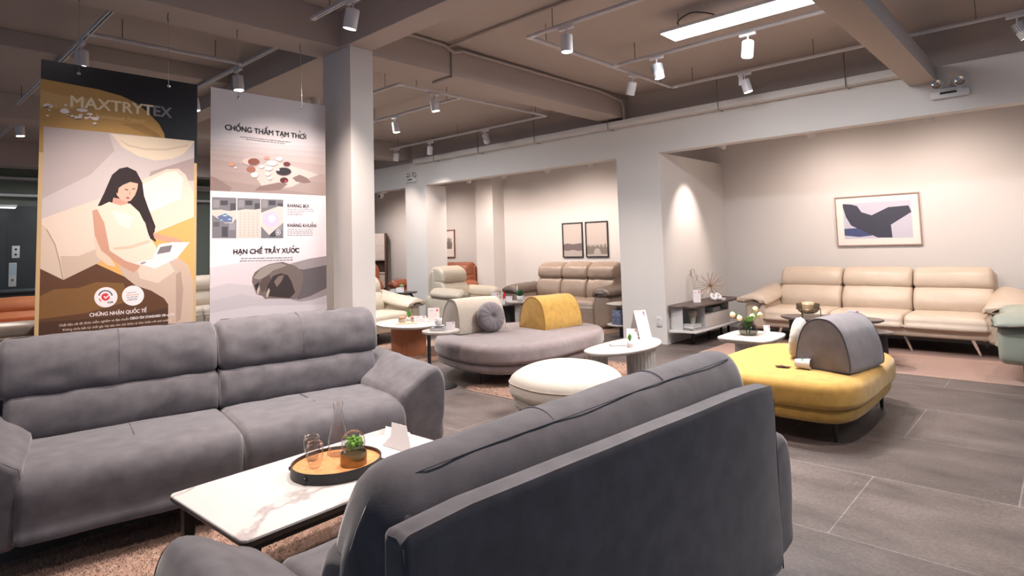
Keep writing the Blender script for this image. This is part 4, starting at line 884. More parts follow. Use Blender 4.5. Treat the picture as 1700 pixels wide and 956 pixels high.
# marble coffee table
mt_ = thing('coffee_table', 'rectangular white marble coffee table with a black frame', 'coffee table', (-2.5, 1.47, 0), R(2))
P = rrect(.66, 1.12, .03, 5)
bm = B(); stack(bm, P, [(.402, .004), (.404, 0), (.412, 0), (.415, .003)]); fix(bm); obj('marble_top', bm, 'marble', mt_)
bm = B(); stack(bm, rrect(.664, 1.124, .032, 5), [(.376, .02), (.40, 0), (.4025, 0)]); fix(bm); obj('top_frame', bm, 'black', mt_)
for sx in (-1, 1):
    for sy in (-1, 1):
        bm = B(); x, y = sx*.28, sy*.50
        v = [bm.verts.new(p) for p in ((x-.012, y-.012, 0), (x+.012, y-.012, 0), (x+.012, y+.012, 0), (x-.012, y+.012, 0), (x-.02, y-.024, .37), (x+.02, y-.024, .37), (x+.02, y+.024, .37), (x-.02, y+.024, .37))]
        for f in ((3, 2, 1, 0), (4, 5, 6, 7), (0, 1, 5, 4), (1, 2, 6, 5), (2, 3, 7, 6), (3, 0, 4, 7)): bm.faces.new([v[i] for i in f])
        obj('leg', bm, 'black', mt_, False)
    bm = B(); box(bm, sx*.28-.014, sx*.28+.014, -.5, .5, .35, .378, .003); obj('apron', bm, 'black', mt_)
# fluted table
ft = thing('fluted_table', 'ivory topped triangular table on pale fluted pedestals', 'coffee table', (-3.15, 4.95, 0))
pts = [(-3.38, 4.60), (-3.25, 4.47), (-3.1, 4.5), (-2.97, 4.68), (-2.92, 5.0), (-2.98, 5.3), (-3.13, 5.5), (-3.3, 5.54), (-3.40, 5.36), (-3.43, 5.0)]
slab(ft, [(x+3.15, y-4.95) for x, y in pts], .385, .42, 'whitetop')
fluted(ft, .08, .12, .125, .17, 0, .387, 'greywood'); fluted(ft, -.17, -.25, .09, .12, 0, .387, 'greywood', 20)
bm = B(); lathe(bm, [(.012, 0), (.016, .39)], (-.19, .44, 0), 12); obj('leg', bm, 'black', ft)
# terracotta table
tt = thing('oval_table', 'ivory topped oval table on a terracotta drum base', 'coffee table', (-6.5, 4.98, 0))
slab(tt, [(x+6.5, y-4.98) for x, y in [(-6.9, 4.72), (-7.02, 5.05), (-6.9, 5.38), (-6.5, 5.46), (-6.15, 5.28), (-5.98, 4.95), (-6.08, 4.66), (-6.5, 4.56)]], .385, .42, 'whitetop')
fluted(tt, 0, -.02, .24, .22, 0, .387, 'terra', 30, .003, 'drum_base')
# round side table
st = thing('side_table', 'small round side table with two black legs beside the mauve platform sofa', 'side table', (-4.74, 4.02, 0))
bm = B(); lathe(bm, [(.17, .535), (.188, .545), (.19, .56), (.187, .564)], n=40); obj('table_top', bm, 'greywood', st)
for dx, dy in ((-.13, -.06), (-.03, -.12)):
    bm = B(); tube(bm, [(dx, dy, .01), (dx, dy, .54)], .009, 8); obj('leg', bm, 'black', st)
bm = B(); lathe(bm, [(.15, 0), (.15, .012), (.145, .015)], n=36); obj('base_plate', bm, 'black', st)
# tulip table
tu = thing('small_table', 'pale square topped side table carrying the tulips', 'side table', (-2.44, 6.16, 0))
slab(tu, [(x, y) for x, y in [(-.26, -.1), (-.22, -.3), (0, -.33), (.24, -.3), (.28, 0), (.22, .3), (0, .33), (-.24, .28)]], .375, .42, 'greywood')
bm = B()
for z, k in ((0, 1), (.38, .78)): pass
fluted(tu, 0, 0, .17, .15, 0, .378, 'greywood', 20, .004, 'pedestal')
# dark oval tables
ot = thing('oval_coffee_table', 'larger dark oval coffee table carrying the amber bowl', 'coffee table', (-2.12, 7.68, 0), R(3), 'dark oval coffee tables')
bm = B(); lathe(bm, [(.5, .42), (.54, .437), (.545, .45), (.54, .455)], n=56, sy=.5); obj('table_top', bm, 'ovaltop', ot)
fluted(ot, -.32, 0, .13, .14, 0, .422, 'black', 26, .004, 'drum_base'); fluted(ot, .3, .02, .1, .12, 0, .422, 'black', 22, .004, 'drum_base')
ot = thing('oval_coffee_table', 'smaller lower dark oval coffee table tucked beside the larger one', 'coffee table', (-1.78, 7.32, 0), R(-4), 'dark oval coffee tables')
bm = B(); lathe(bm, [(.33, .355), (.365, .368), (.37, .378), (.366, .382)], n=48, sy=.62); obj('table_top', bm, 'ovaltop', ot)
fluted(ot, .17, 0, .13, .12, 0, .357, 'black', 24, .004, 'drum_base')
# dark fluted round table in the middle bay
dt = thing('round_table', 'dark fluted round table in front of the taupe recliner sofa', 'coffee table', (-7.22, 7.62, 0))
bm = B(); lathe(bm, [(.29, .37), (.32, .382), (.325, .395), (.32, .4)], n=44); obj('table_top', bm, 'ovaltop', dt)
fluted(dt, 0, 0, .16, .16, 0, .372, 'blackwood', 28, .008)
dt = thing('round_table', 'small higher grey round table overlapping the dark fluted one', 'side table', (-6.88, 7.52, 0))
bm = B(); lathe(bm, [(.16, .43), (.185, .44), (.19, .455), (.186, .46)], n=36); obj('table_top', bm, 'greywood', dt)
fluted(dt, 0, 0, .05, .05, 0, .432, 'greywood', 16, .004, 'pedestal')
# c table
ct = thing('c_shaped_table', 'dark c shaped side table carrying the cactus', 'side table', (-8.78, 6.56, 0), R(20))
slab(ct, [(-.24, -.16), (0, -.19), (.22, -.17), (.25, 0), (.22, .17), (0, .19), (-.24, .16), (-.27, 0)], .60, .625, 'blackwood')
bm = B(); tube(bm, [(-.12, 0, .6), (.12, 0, .6), (.2, 0, .585), (.235, 0, .54), (.235, 0, .1), (.235, 0, .015), (-.1, 0, .015)], .02, 8); obj('frame', bm, 'black', ct)
# white two tier table behind the partition
wt = thing('two_tier_table', 'pale two tier side table half hidden by the pillar', 'side table', (-4.95, 7.72, 0))
for z in (.20, .50): slab(wt, [(-.16, -.2), (0, -.27), (.13, -.22), (.15, 0), (.13, .22), (0, .24), (-.12, .2), (-.2, 0)], z-.03, z, 'greywood')
bm = B(); box(bm, -.1, -.07, -.06, .06, .2, .475, .003); obj('support', bm, 'cabin', wt)
bm = B(); box(bm, -.05, .05, -.04, .04, 0, .172, .003); obj('leg', bm, 'blackwood', wt)
bx = tag(obj('storage_box', (lambda b: (box(b, -.05, .09, -.17, .10, 0, .21, .004), b)[1])(B()), 'blue'), 'slate blue patterned box on the lower tier behind the pillar', 'box'); bx.location = (-4.95, 7.66, .2)

# ------------------------------------------------------------------ television cabinet
tv = thing('television_cabinet', 'low pale media cabinet with a dark top along the bay side wall', 'cabinet', (-3.88, 8.24, 0))
P = spline(V2([(-.19, -.78), (.02, -.78), (.15, -.76), (.20, -.66), (.205, 0), (.205, .66), (.15, .76), (.02, .78), (-.19, .78), (-.195, 0)]), 6)
bm = B(); stack(bm, P, [(.495, .01), (.50, 0), (.518, 0), (.523, .004)]); fix(bm); obj('cabinet_top', bm, 'darktop', tv)
bm = B(); stack(bm, P, [(.165, .01), (.17, 0), (.188, 0), (.192, .004)]); fix(bm); obj('bottom_shelf', bm, 'cabin', tv)
bm = B(); box(bm, -.18, -.165, -.74, .74, .19, .495); obj('back_board', bm, 'cabin', tv, False)
for y in (-.745, -.36, .42, .72):
    bm = B(); box(bm, -.165, .13 if y not in (-.745, .72) else -.0, y-.008, y+.008, .19, .495, .002); obj('divider', bm, 'cabin', tv, False)
bm = B(); box(bm, -.165, .125, -.35, .42, .368, .38); obj('inner_shelf', bm, 'cabin', tv, False)
bm = B(); box(bm, .128, .145, -.36, .42, .195, .372, .003); obj('drop_door', bm, 'cabinet', tv)
for y in (-.55, -.05, .35, .6):
    bm = B(); box(bm, .02, .05, y-.015, y+.015, 0, .168, .002); obj('leg', bm, 'black', tv)

# ================================================================== PROPS
def face_cam(x, y, off=0): return math.atan2(-x, y)+off
def card(loc, w, h, label, rz=None, tilt=18, style='tall', name='price_card', group='price cards'):
    t = thing(name, label, 'sign card', loc, face_cam(*loc[:2]) if rz is None else rz, group)
    m1 = Matrix.Rotation(R(-tilt), 4, 'X')
    bm = B(); box(bm, -w/2, w/2, 0, .0015, 0, h, mtx=m1); obj('card_leaf', bm, 'paper', t, False)
    bm = B(); ty = h*math.sin(R(tilt)); box(bm, -w/2, w/2, 0, .0015, 0, h*.98, mtx=Matrix.Translation((0, 2*ty, 0)) @ Matrix.Rotation(R(tilt), 4, 'X')); obj('support_leaf', bm, 'paper', t, False)
    bm = B()
    def strip(x0, x1, z0, z1, mi): box(bm, x0*w, x1*w, -.0008, -.0001, z0*h, z1*h, mi=mi, mtx=m1)
    if style == 'tall':
        strip(.22, .36, .86, .96, 0); strip(.24, .34, .80, .85, 0); strip(-.40, -.18, .90, .94, 1); strip(-.40, -.2, .85, .862, 1)
        for k, z in enumerate((.72, .60, .50, .36, .28, .20, .12)):
            for x0, x1 in ((-.40, -.18), (-.10, .10), (.16, .34)): strip(x0, x1, z, z+.022, 2 if k % 2 == 0 else 1)
        strip(-.1, .12, .04, .055, 1)
    else:
        strip(.22, .38, .74, .90, 0); strip(-.38, -.05, .78, .83, 1)
        for z in (.58, .46, .34, .22): strip(-.38, .3, z, z+.02, 2)
    obj('print', bm, ['paperred', 'paperink', 'paperpink'], t, False)
    return t
def book(loc, w, d, h, m, rz, label, group='books'):
    t = thing('book', label, 'book', loc, rz, group)
    bm = B(); box(bm, -w/2, w/2, -d/2, d/2, 0, .003); box(bm, -w/2, w/2, -d/2, d/2, h-.003, h); box(bm, -w/2, -w/2+.004, -d/2, d/2, 0, h); obj('cover', bm, m, t, False)
    bm = B(); box(bm, -w/2+.004, w/2-.005, -d/2+.005, d/2-.005, .003, h-.003); obj('pages', bm, 'paper', t, False)
# --- on the marble table
TZ = .416
tr = thing('serving_tray', 'oval tan leather tray with a black rim on the marble table', 'tray', (-2.50, 1.495, TZ), R(-10))
bm = B(); lathe(bm, [(.185, 0), (.192, .004), (.194, .045), (.199, .045), (.2, .0), (.19, -.0)], n=56, sx=.92, sy=1.0, cap=False); fix(bm); obj('rim', bm, 'black', tr)
bm = B(); lathe(bm, [(.0, .006), (.193, .006), (.193, .030), (0, .030)], n=56, sx=.92, sy=1.0, cap=False); fix(bm); obj('tray_base', bm, 'tan', tr)
for a in (R(-60), R(60), R(120), R(-120)):
    bm = B(); bmesh.ops.create_uvsphere(bm, u_segments=12, v_segments=8, radius=.011, matrix=Matrix.Translation((.197*.92*math.cos(a), .203*math.sin(a), .022))); obj('rivet', bm, 'black', tr)
TT = TZ+.0305
def glassware(name, label, cat, prof, loc, group=None):
    t = thing(name, label, cat, loc, 0, group); bm = B(); lathe(bm, prof, n=40, cap=False); fix(bm); obj('glass_body', bm, 'glass', t, auto=False); return t
ga = glassware('carafe', 'tall conical clear glass carafe on the tan tray', 'carafe', [(0, 0), (.05, 0), (.054, .006), (.047, .06), (.034, .13), (.022, .175), (.0195, .20), (.024, .238), (.0225, .238), (.018, .20), (.0205, .175), (.032, .13), (.045, .06), (.050, .012), (0, .010)], (-2.595, 1.56, TT))
GL = [(0, 0), (.018, 0), (.026, .012), (.036, .05), (.037, .09), (.034, .11), (.0325, .11), (.035, .09), (.034, .05), (.024, .018), (0, .012)]
glassware('drinking_glass', 'clear water glass further back beside the carafe', 'glass', GL, (-2.612, 1.435, TT), 'water glasses')
glassware('drinking_glass', 'clear water glass nearest the tray rim', 'glass', GL, (-2.515, 1.395, TT), 'water glasses')
te = thing('terrarium', 'glass dome of green moss in a brass bowl on the tan tray', 'terrarium', (-2.42, 1.53, TT))
bm = B(); lathe(bm, [(0, 0), (.056, 0), (.058, .004), (.058, .055), (.054, .055), (.054, .04), (0, .04)], n=44, cap=False); fix(bm); obj('brass_bowl', bm, 'brass', te)
bm = B()
for k in range(70):
    v = Vector((random.gauss(0, 1), random.gauss(0, 1), random.gauss(0, 1))).normalized()*random.uniform(.3, 1)
    bmesh.ops.create_icosphere(bm, subdivisions=1, radius=random.uniform(.006, .012), matrix=Matrix.Translation((v.x*.038, v.y*.038, .094+v.z*.032)))
obj('moss', bm, 'moss', te)
bm = B(); pr_ = [(.054*math.sin(a), .093-.055*math.cos(a)) for a in (R(40+140*k/14) for k in range(15))]; pr_[-1] = (0, pr_[-1][1])
lathe(bm, pr_+[(r*.965, .093+(z-.093)*.965) for r, z in reversed(pr_)], n=40, cap=False); fix(bm); obj('glass_dome', bm, 'glass', te, auto=False)
# folded blank card
a0 = Vector((*on_z(635, 739, TZ+.001), TZ+.001)); a1 = Vector((*on_z(684, 754, TZ+.001), TZ+.001))
cd = thing('folded_card', 'blank folded display card standing on the marble table', 'sign card', a0)
ex = (a1-a0); Lc = ex.length; ex.normalize(); ey = Vector((0, 0, 1)).cross(ex)
def leaf(name, us, lean, hgt):
    bm = B(); d = (Vector((0, 0, 1))+ey*lean).normalized(); vs = []
    for off in (0, .0015):
        vs.append([bm.verts.new(ex*u*Lc+d*v*hgt+ey*off) for u, v in us])
    n = len(us); bm.faces.new(vs[0]); bm.faces.new(list(reversed(vs[1])))
    for i in range(n): bm.faces.new((vs[0][i], vs[0][(i+1) % n], vs[1][(i+1) % n], vs[1][i]))
    fix(bm); obj(name, bm, 'paper', cd, False)
leaf('front_leaf', [(.0, 0), (1, 0), (.62, 1), (.12, 1), (.2, .45)], .35, .115)
leaf('back_leaf', [(0, 0), (.9, 0), (.6, 1), (-.25, 1)], .95, .095)
# --- round side table: book, cup, card
book((-4.75, 4.0, .566), .15, .12, .03, 'bookgrey', R(40), 'grey book under the coffee cup on the round side table')
cp = thing('coffee_cup', 'white cup and saucer stacked on the grey book', 'cup', (-4.76, 4.01, .597))
bm = B(); lathe(bm, [(0, 0), (.03, 0), (.055, .010), (.058, .014), (.03, .006), (0, .005)], n=32, cap=False); fix(bm); obj('saucer', bm, 'paper', cp, auto=False)
bm = B(); lathe(bm, [(0, .008), (.025, .008), (.033, .03), (.037, .085), (.034, .085), (.030, .03), (0, .014)], n=32, cap=False); fix(bm); obj('cup_body', bm, 'paper', cp, auto=False)
bm = B(); tube(bm, spline([(.01, -.034, .07), (.012, -.055, .06), (.012, -.052, .035), (.01, -.032, .03)], 5, False), .005, 8); obj('handle', bm, 'paper', cp)
card((-4.67, 4.09, .566), .09, .08, 'small price card on the round side table', style='small', tilt=25)
# --- fluted table
card((*on_z(1073, 563, .421), .421), .13, .30, 'tall narrow price list leaning on the fluted table', rz=R(58), tilt=24)
card((*on_z(1050, 563, .421), .421), .11, .11, 'low folded price card behind the succulent on the fluted table', style='small', tilt=28)
book((*on_z(1032, 573, .421), .421), .22, .09, .010, 'paper', R(48), 'thin pale magazine on the fluted table')
def potted(loc, label, ph=.06, pr=.035, n=14, lh=.07, m='leaf', pot='white', spread=.5, name='potted_succulent'):
    t = thing(name, label, 'plant', loc, 0, 'small potted plants')
    bm = B(); lathe(bm, [(0, 0), (pr*.75, 0), (pr, ph), (pr*.88, ph), (pr*.8, ph*.8), (0, ph*.8)], n=24, cap=False); fix(bm); obj('pot', bm, pot, t, auto=False)
    bm = B()
    for k in range(n):
        a = k*2.4; sp = spread*(.2+.8*k/n); d = Vector((math.cos(a)*sp, math.sin(a)*sp, 1)).normalized(); s = Vector((-math.sin(a), math.cos(a), 0)); L = lh*(1.1-.35*k/n); b0 = Vector((0, 0, ph*.8)); w = lh*.10
        p = [b0-s*w*.6, b0+s*w*.6, b0+d*L*.5+s*w, b0+d*L, b0+d*L*.5-s*w]; th_ = d.cross(s)*w*.5
        v = [bm.verts.new(q) for q in p]; c = bm.verts.new(b0+d*L*.45+th_); c2 = bm.verts.new(b0+d*L*.45-th_)
        for i in range(5): bm.faces.new((v[i], v[(i+1) % 5], c)); bm.faces.new((v[(i+1) % 5], v[i], c2))
    obj('leaves', bm, m, t, False); return t
potted((*on_z(1046, 576, .421), .421), 'tiny green succulent in a white pot on the fluted table', .06, .033, 16, .08, spread=.55)
# --- terracotta table
bt = thing('serving_board', 'small wooden board with cream cakes on the terracotta table', 'board', (-6.45, 4.92, .421), R(40))
bm = B(); box(bm, -.14, .14, -.09, .09, 0, .012, .004); obj('board', bm, 'petal', bt)
for k, (dx, dy) in enumerate(((-.06, -.02), (.06, .02))):
    q = (-6.45+dx*.8, 4.92+dx*.7+dy, .4335); t = thing('cream_cake', ['cream cake nearer the succulent on the wooden board', 'cream cake nearer the price cards on the wooden board'][k], 'cake', q, 0, 'cream cakes')
    bm = B(); lathe(bm, [(.045, 0), (.05, .01), (.05, .045), (.045, .05)], n=20); obj('cake_body', bm, 'creamlt', t)
    bm = B(); lathe(bm, [(.05, .05), (.05, .062), (.035, .075), (0, .08)], n=20); obj('topping', bm, 'cake', t)
potted((-6.62, 5.06, .421), 'spiky green air plant behind the cream cakes', .05, .04, 12, .12, spread=.6)
card((-6.28, 4.98, .421), .16, .10, 'low price card beside the cream cakes', style='small', tilt=25)
card((-6.22, 5.16, .421), .15, .19, 'taller price card at the end of the terracotta table', style='small', tilt=20)
# --- mustard sofa: spilled paper cup
cu = thing('paper_cup', 'white paper coffee cup tipped over on the mustard sofa', 'cup', (-1.56, 4.72, .472)); cu.rotation_euler = (0, R(92), R(8))
bm = B(); lathe(bm, [(0, 0.004), (.027, .004), (.027, 0), (.029, 0), (.040, .10), (.042, .102), (.038, .102), (.028, .008), (0, .008)], n=32, cap=False); fix(bm); obj('cup_body', bm, 'paper', cu, auto=False)
bm = B(); lathe(bm, [(.0292+.011*.40*1.0, .042), (.0292+.011*.62, .060)], n=32, cap=False); fix(bm)
for v in bm.verts: v.co.x *= 1.004; v.co.y *= 1.004
bmesh.ops.delete(bm, geom=[f for f in bm.faces if not (f.calc_center_median().x < -.024)], context='FACES'); obj('green_emblem', bm, 'green_logo', cu)
bm = B()
for k, y in enumerate((-.018, -.006, .006, .018)): box(bm, -.0405, -.0385, y-.004, y+.004, .080, .086)
obj('print', bm, 'paperink', cu, False)
bm = B()
for cx, cy, r in ((-1.648, 4.70, .024), (-1.672, 4.685, .015), (-1.62, 4.69, .017), (-1.685, 4.705, .009), (-1.66, 4.728, .010), (-1.605, 4.71, .014)):
    vs = [bm.verts.new((cx+r*(1+.25*math.sin(5*a+cx*50))*math.cos(a)*1.3, cy+r*(1+.25*math.sin(4*a+cy*60))*math.sin(a), .4415)) for a in (2*PI*i/20 for i in range(20))]
    lo = [bm.verts.new((v.co.x, v.co.y, .4395)) for v in vs]; bm.faces.new(vs)
    for i in range(20): bm.faces.new((lo[i], lo[(i+1) % 20], vs[(i+1) % 20], vs[i]))
tag(obj('coffee_spill', bm, 'coffee'), 'dark coffee stain on the mustard sofa by the tipped cup', 'stain')
# --- tulips
vs_ = thing('glass_vase', 'smoked glass vase on the pale side table', 'vase', (-2.47, 6.15, .421))
bm = B(); lathe(bm, [(0, 0), (.07, 0), (.082, .012), (.094, .05), (.086, .09), (.062, .12), (.058, .145), (.055, .145), (.058, .12), (.081, .09), (.088, .05), (.076, .016), (0, .012)], n=40, cap=False); fix(bm); obj('glass_body', bm, 'smoke', vs_, auto=False)
for k, (dx, dy, h) in enumerate(((-.12, -.10, .22), (-.05, -.09, .19), (.06, .07, .27), (.11, .06, .215), (.05, .0, .20))):
    t = thing('tulip', ['cream tulip leaning furthest toward the television cabinet', 'cream tulip drooping low in front of the bunch', 'cream tulip standing tallest in the vase', 'cream tulip on the sofa side of the vase', 'short cream tulip in the middle of the bunch'][k], 'flower', (-2.47, 6.15, .437), 0, 'cream tulips')
    top = Vector((dx*.9, dy*.9, h)); pts = spline([(dx*.1, dy*.1, 0), (dx*.25, dy*.25, h*.5), tuple(top*.9+Vector((0, 0, .02))), tuple(top)], 5, False)
    bm = B(); tube(bm, pts, .0035, 6); obj('stem', bm, 'leafdk', t)
    d = (pts[-1]-pts[-3]).normalized(); mt = Matrix.Translation(top) @ d.to_track_quat('Z', 'Y').to_matrix().to_4x4()
    bm = B()
    for q in range(6):
        a = PI/3*q; rows = []
        for z, r, w in ((0, .006, .3), (.014, .022, .62), (.032, .027, .62), (.05, .022, .5), (.062, .014 if q % 2 else .010, .1)):
            rows.append([bm.verts.new(((r+.002*(q % 2))*math.cos(a+u*w), (r+.002*(q % 2))*math.sin(a+u*w), z)) for u in (-1, -.4, .4, 1)])
        for A, B2 in zip(rows, rows[1:]):
            for i in range(3): bm.faces.new((A[i], A[i+1], B2[i+1], B2[i]))
    bmesh.ops.transform(bm, matrix=mt, verts=bm.verts); obj('petals', bm, 'petal', t)
    bm = B(); a = math.atan2(dy, dx)+(.9 if k % 2 else -.7); d2 = Vector((math.cos(a), math.sin(a), 0)); s = Vector((-d2.y, d2.x, 0)); rows = []
    for u in range(7):
        q = u/6; c = d2*(.02+.13*q)+Vector((0, 0, .06+.13*math.sin(q*2.0))); w = .022*math.sin(PI*min(.98, q*.92+.08)); rows.append([bm.verts.new(c-s*w), bm.verts.new(c+Vector((0, 0, -.006))), bm.verts.new(c+s*w)])
    for A, B2 in zip(rows, rows[1:]):
        for i in (0, 1): bm.faces.new((A[i], A[i+1], B2[i+1], B2[i]))
    obj('leaf', bm, 'leaf', t)
card((-2.34, 6.3, .421), .06, .09, 'small white card behind the tulip vase', style='small', tilt=20)
# --- oval table: bowl on stand, card
bw = thing('candle_bowl', 'glass bowl on a brass stand holding an amber candle on the dark oval table', 'candle holder', (-2.33, 7.6, .456))
for a in (R(20), R(140), R(260)):
    bm = B(); tube(bm, [(.13*math.cos(a), .13*math.sin(a), 0), (.13*math.cos(a), .13*math.sin(a), .10)], .005, 6); obj('leg', bm, 'brass', bw)
bm = B(); tube(bm, [(.132*math.cos(2*PI*k/32), .132*math.sin(2*PI*k/32), .095) for k in range(32)], .004, 6, closed=True); obj('stand_ring', bm, 'brass', bw)
bm = B(); lathe(bm, [(0, .035), (.06, .038), (.10, .06), (.125, .10), (.128, .155), (.125, .155), (.121, .10), (.097, .064), (.06, .044), (0, .042)], n=40, cap=False); fix(bm); obj('glass_bowl', bm, 'smoke', bw, auto=False)
bm = B(); lathe(bm, [(0, .05), (.062, .05), (.064, .06), (.064, .17), (.058, .172), (.055, .16), (0, .158)], n=32, cap=False); fix(bm); obj('amber_candle', bm, 'amber', bw, auto=False)
card((-1.86, 7.62, .456), .13, .10, 'white price card on the larger dark oval table', style='small', tilt=14)
# --- cabinet props
card((-3.9, 7.98, .524), .10, .18, 'leaning price card on the television cabinet', style='small', tilt=20)
sb = thing('starburst_ornament', 'copper wire starburst ornament on the television cabinet', 'ornament', (-3.87, 8.36, .524))
bm = B(); random.seed(5)
C0 = Vector((0, 0, .205))
for k in range(44):
    z = 1-2*(k+.5)/44; a = k*2.39996; rr0 = math.sqrt(1-z*z); d = Vector((rr0*math.cos(a), rr0*math.sin(a), z)); tube(bm, [C0, C0+d*.195], .0022, 5)
    bmesh.ops.create_icosphere(bm, subdivisions=1, radius=.005, matrix=Matrix.Translation(C0+d*.197))
obj('spikes', bm, 'copper', sb)
bm = B(); bmesh.ops.create_uvsphere(bm, u_segments=16, v_segments=10, radius=.02, matrix=Matrix.Translation(C0)); obj('core', bm, 'brass', sb)
pk = thing('white_knot_ornament', 'white knotted ornament in front of the copper starburst', 'ornament', (-3.76, 8.28, .524), R(70))
bm = B(); tube(bm, spline([(-.08, 0, .05), (-.05, .03, .09), (0, .02, .06), (.05, -.02, .03), (.08, 0, .06), (.05, .03, .09), (0, 0, .05), (-.05, -.03, .03)], 6), .024, 10, closed=True); obj('knot', bm, 'paper', pk)
bm = B(); box(bm, .07, .16, -.03, .05, 0, .035, .005); obj('base_block', bm, 'paper', pk)
tb = thing('clear_box', 'clear glass display block behind the white knot', 'ornament', (-3.96, 8.16, .524)); bm = B(); box(bm, -.05, .05, -.05, .05, 0, .09, .004); obj('glass_body', bm, 'glass', tb)
tb = thing('dried_stems', 'thin dried grey stems behind the leaning price card', 'plant', (-4.0, 8.12, .524)); bm = B()
for k in range(7):
    a = k*.9; tube(bm, spline([(0, 0, 0), (.012*math.cos(a), .012*math.sin(a), .2), (.05*math.cos(a), .05*math.sin(a), .36+.02*k)], 4, False), .002, 5)
    for q in range(5): bmesh.ops.create_icosphere(bm, subdivisions=1, radius=.008, matrix=Matrix.Translation((.05*math.cos(a)+random.uniform(-.02, .02), .05*math.sin(a)+random.uniform(-.02, .02), .33+.02*k+random.uniform(-.05, .03))))
obj('stems', bm, 'topiary', tb)
bm = B(); lathe(bm, [(.02, 0), (.028, .05), (.02, .1)], n=16); obj('vase', bm, 'glass', tb)
book((-3.85, 7.68, .193), .21, .26, .028, 'bookbrown', R(3), 'brown book at the bottom of the cabinet stack', 'cabinet books')
book((-3.85, 7.66, .222), .19, .24, .045, 'mint2', R(-4), 'pale mint book under the woven topiary', 'cabinet books')
tp = thing('topiary_ball', 'woven ball topiary in a cream pot inside the cabinet', 'ornament', (-3.83, 7.68, .268))
bm = B(); lathe(bm, [(.028, 0), (.042, .09), (.036, .09)], n=24); obj('pot', bm, 'creamlt', tp)
bm = B(); bmesh.ops.create_icosphere(bm, subdivisions=3, radius=.058, matrix=Matrix.Translation((0, 0, .14)))
for v in bm.verts: v.co += (v.co-Vector((0, 0, .14)))*.09*math.sin(v.index*2.1)
obj('woven_ball', bm, 'topiary', tp)
book((-3.88, 8.36, .382), .18, .26, .03, 'bookgrey', R(0), 'grey book in the open slot of the cabinet', 'cabinet books')
book((-3.87, 8.35, .413), .17, .24, .022, 'mint2', R(5), 'thin pale book on the grey one in the cabinet slot', 'cabinet books')
# --- middle bay props
card((-7.33, 7.45, .401), .13, .20, 'tall price card on the dark fluted table', style='small')
card((-7.18, 7.42, .401), .16, .10, 'wide price card on the dark fluted table', style='small', tilt=25)
card((-6.98, 7.42, .461), .11, .09, 'white price card on the small grey round table', style='small')
potted((-6.82, 7.52, .461), 'bushy green grass plant in a white pot on the grey table', .09, .06, 60, .13, 'leafdk', 'white', 1.3, 'potted_grass')
cs = thing('candle_stick', 'slim white candle on a glass holder beside the bushy plant', 'candle', (-6.95, 7.6, .461))
bm = B(); lathe(bm, [(.035, 0), (.01, .01), (.008, .10), (.02, .12)], n=18); obj('holder', bm, 'glass', cs)
bm = B(); lathe(bm, [(.01, .12), (.01, .26), (0, .262)], n=12); obj('candle', bm, 'wax', cs)
for k, (x, y, h) in enumerate(((-8.72, 8.85, .52), (-8.5, 8.98, .56))):
    t = thing('fire_extinguisher', ['shorter red fire extinguisher nearer the pilaster', 'taller red fire extinguisher nearer the taupe sofa'][k], 'fire extinguisher', (x, y, 0), 0, 'fire extinguishers')
    bm = B(); lathe(bm, [(.075, 0), (.085, .02), (.085, h*.72), (.06, h*.82), (.025, h*.86)], n=28); obj('cylinder', bm, 'redext', t)
    bm = B(); tube(bm, [(0, 0, h*.86), (0, 0, h*.94)], .02, 10); tube(bm, [(-.06, 0, h*.96), (.05, 0, h*.98)], .01, 6); obj('valve', bm, 'black', t)
    bm = B(); tube(bm, spline([(.04, 0, h*.92), (.11, 0, h*.85), (.12, -.02, h*.5), (.1, -.02, h*.2)], 5, False), .009, 6); obj('hose', bm, 'black', t)
    bm = B(); box(bm, -.03, .03, -.0875, -.083, h*.3, h*.55); obj('instruction_label', bm, 'paper', t, False)
t = thing('extinguisher_sign', 'red floor sign in front of the fire extinguishers', 'sign', (-8.5, 8.62, 0), R(25))
bm = B(); box(bm, -.15, .15, -.01, .01, .1, .28, .003); obj('sign_plate', bm, 'redext', t)
bm = B()
for s in (-.1, .1): box(bm, s-.01, s+.01, -.01, .01, 0, .1)
obj('stand', bm, 'black', t, False)
bm = B()
for k in range(3): tube(bm, [(-.07+.07*k+.028*math.cos(a), -.012, .19+.032*math.sin(a)) for a in (R(40+280*i/12) for i in range(13))], .007, 5)
obj('lettering', bm, 'paper', t)
# --- c table props
potted((-8.80, 6.58, .626), 'round green cactus in a dark pot on the c shaped table', .07, .05, 5, .03, 'cactus', 'leafdk', .9, 'potted_cactus')
ca = bpy.context.scene.objects[-1]
t = thing('cactus_ball', 'pale round cactus ball sitting on the c shaped table', 'plant', (-8.80, 6.58, .70)); bm = B(); bmesh.ops.create_icosphere(bm, subdivisions=2, radius=.045)
for v in bm.verts: v.co.z += .02
obj('ball', bm, 'cactus', t)
card((-8.74, 6.50, .626), .13, .09, 'white price card leaning below the cactus', style='small')
book((-8.90, 6.50, .626), .14, .1, .05, 'mint2', R(30), 'pale box book beside the cactus card')

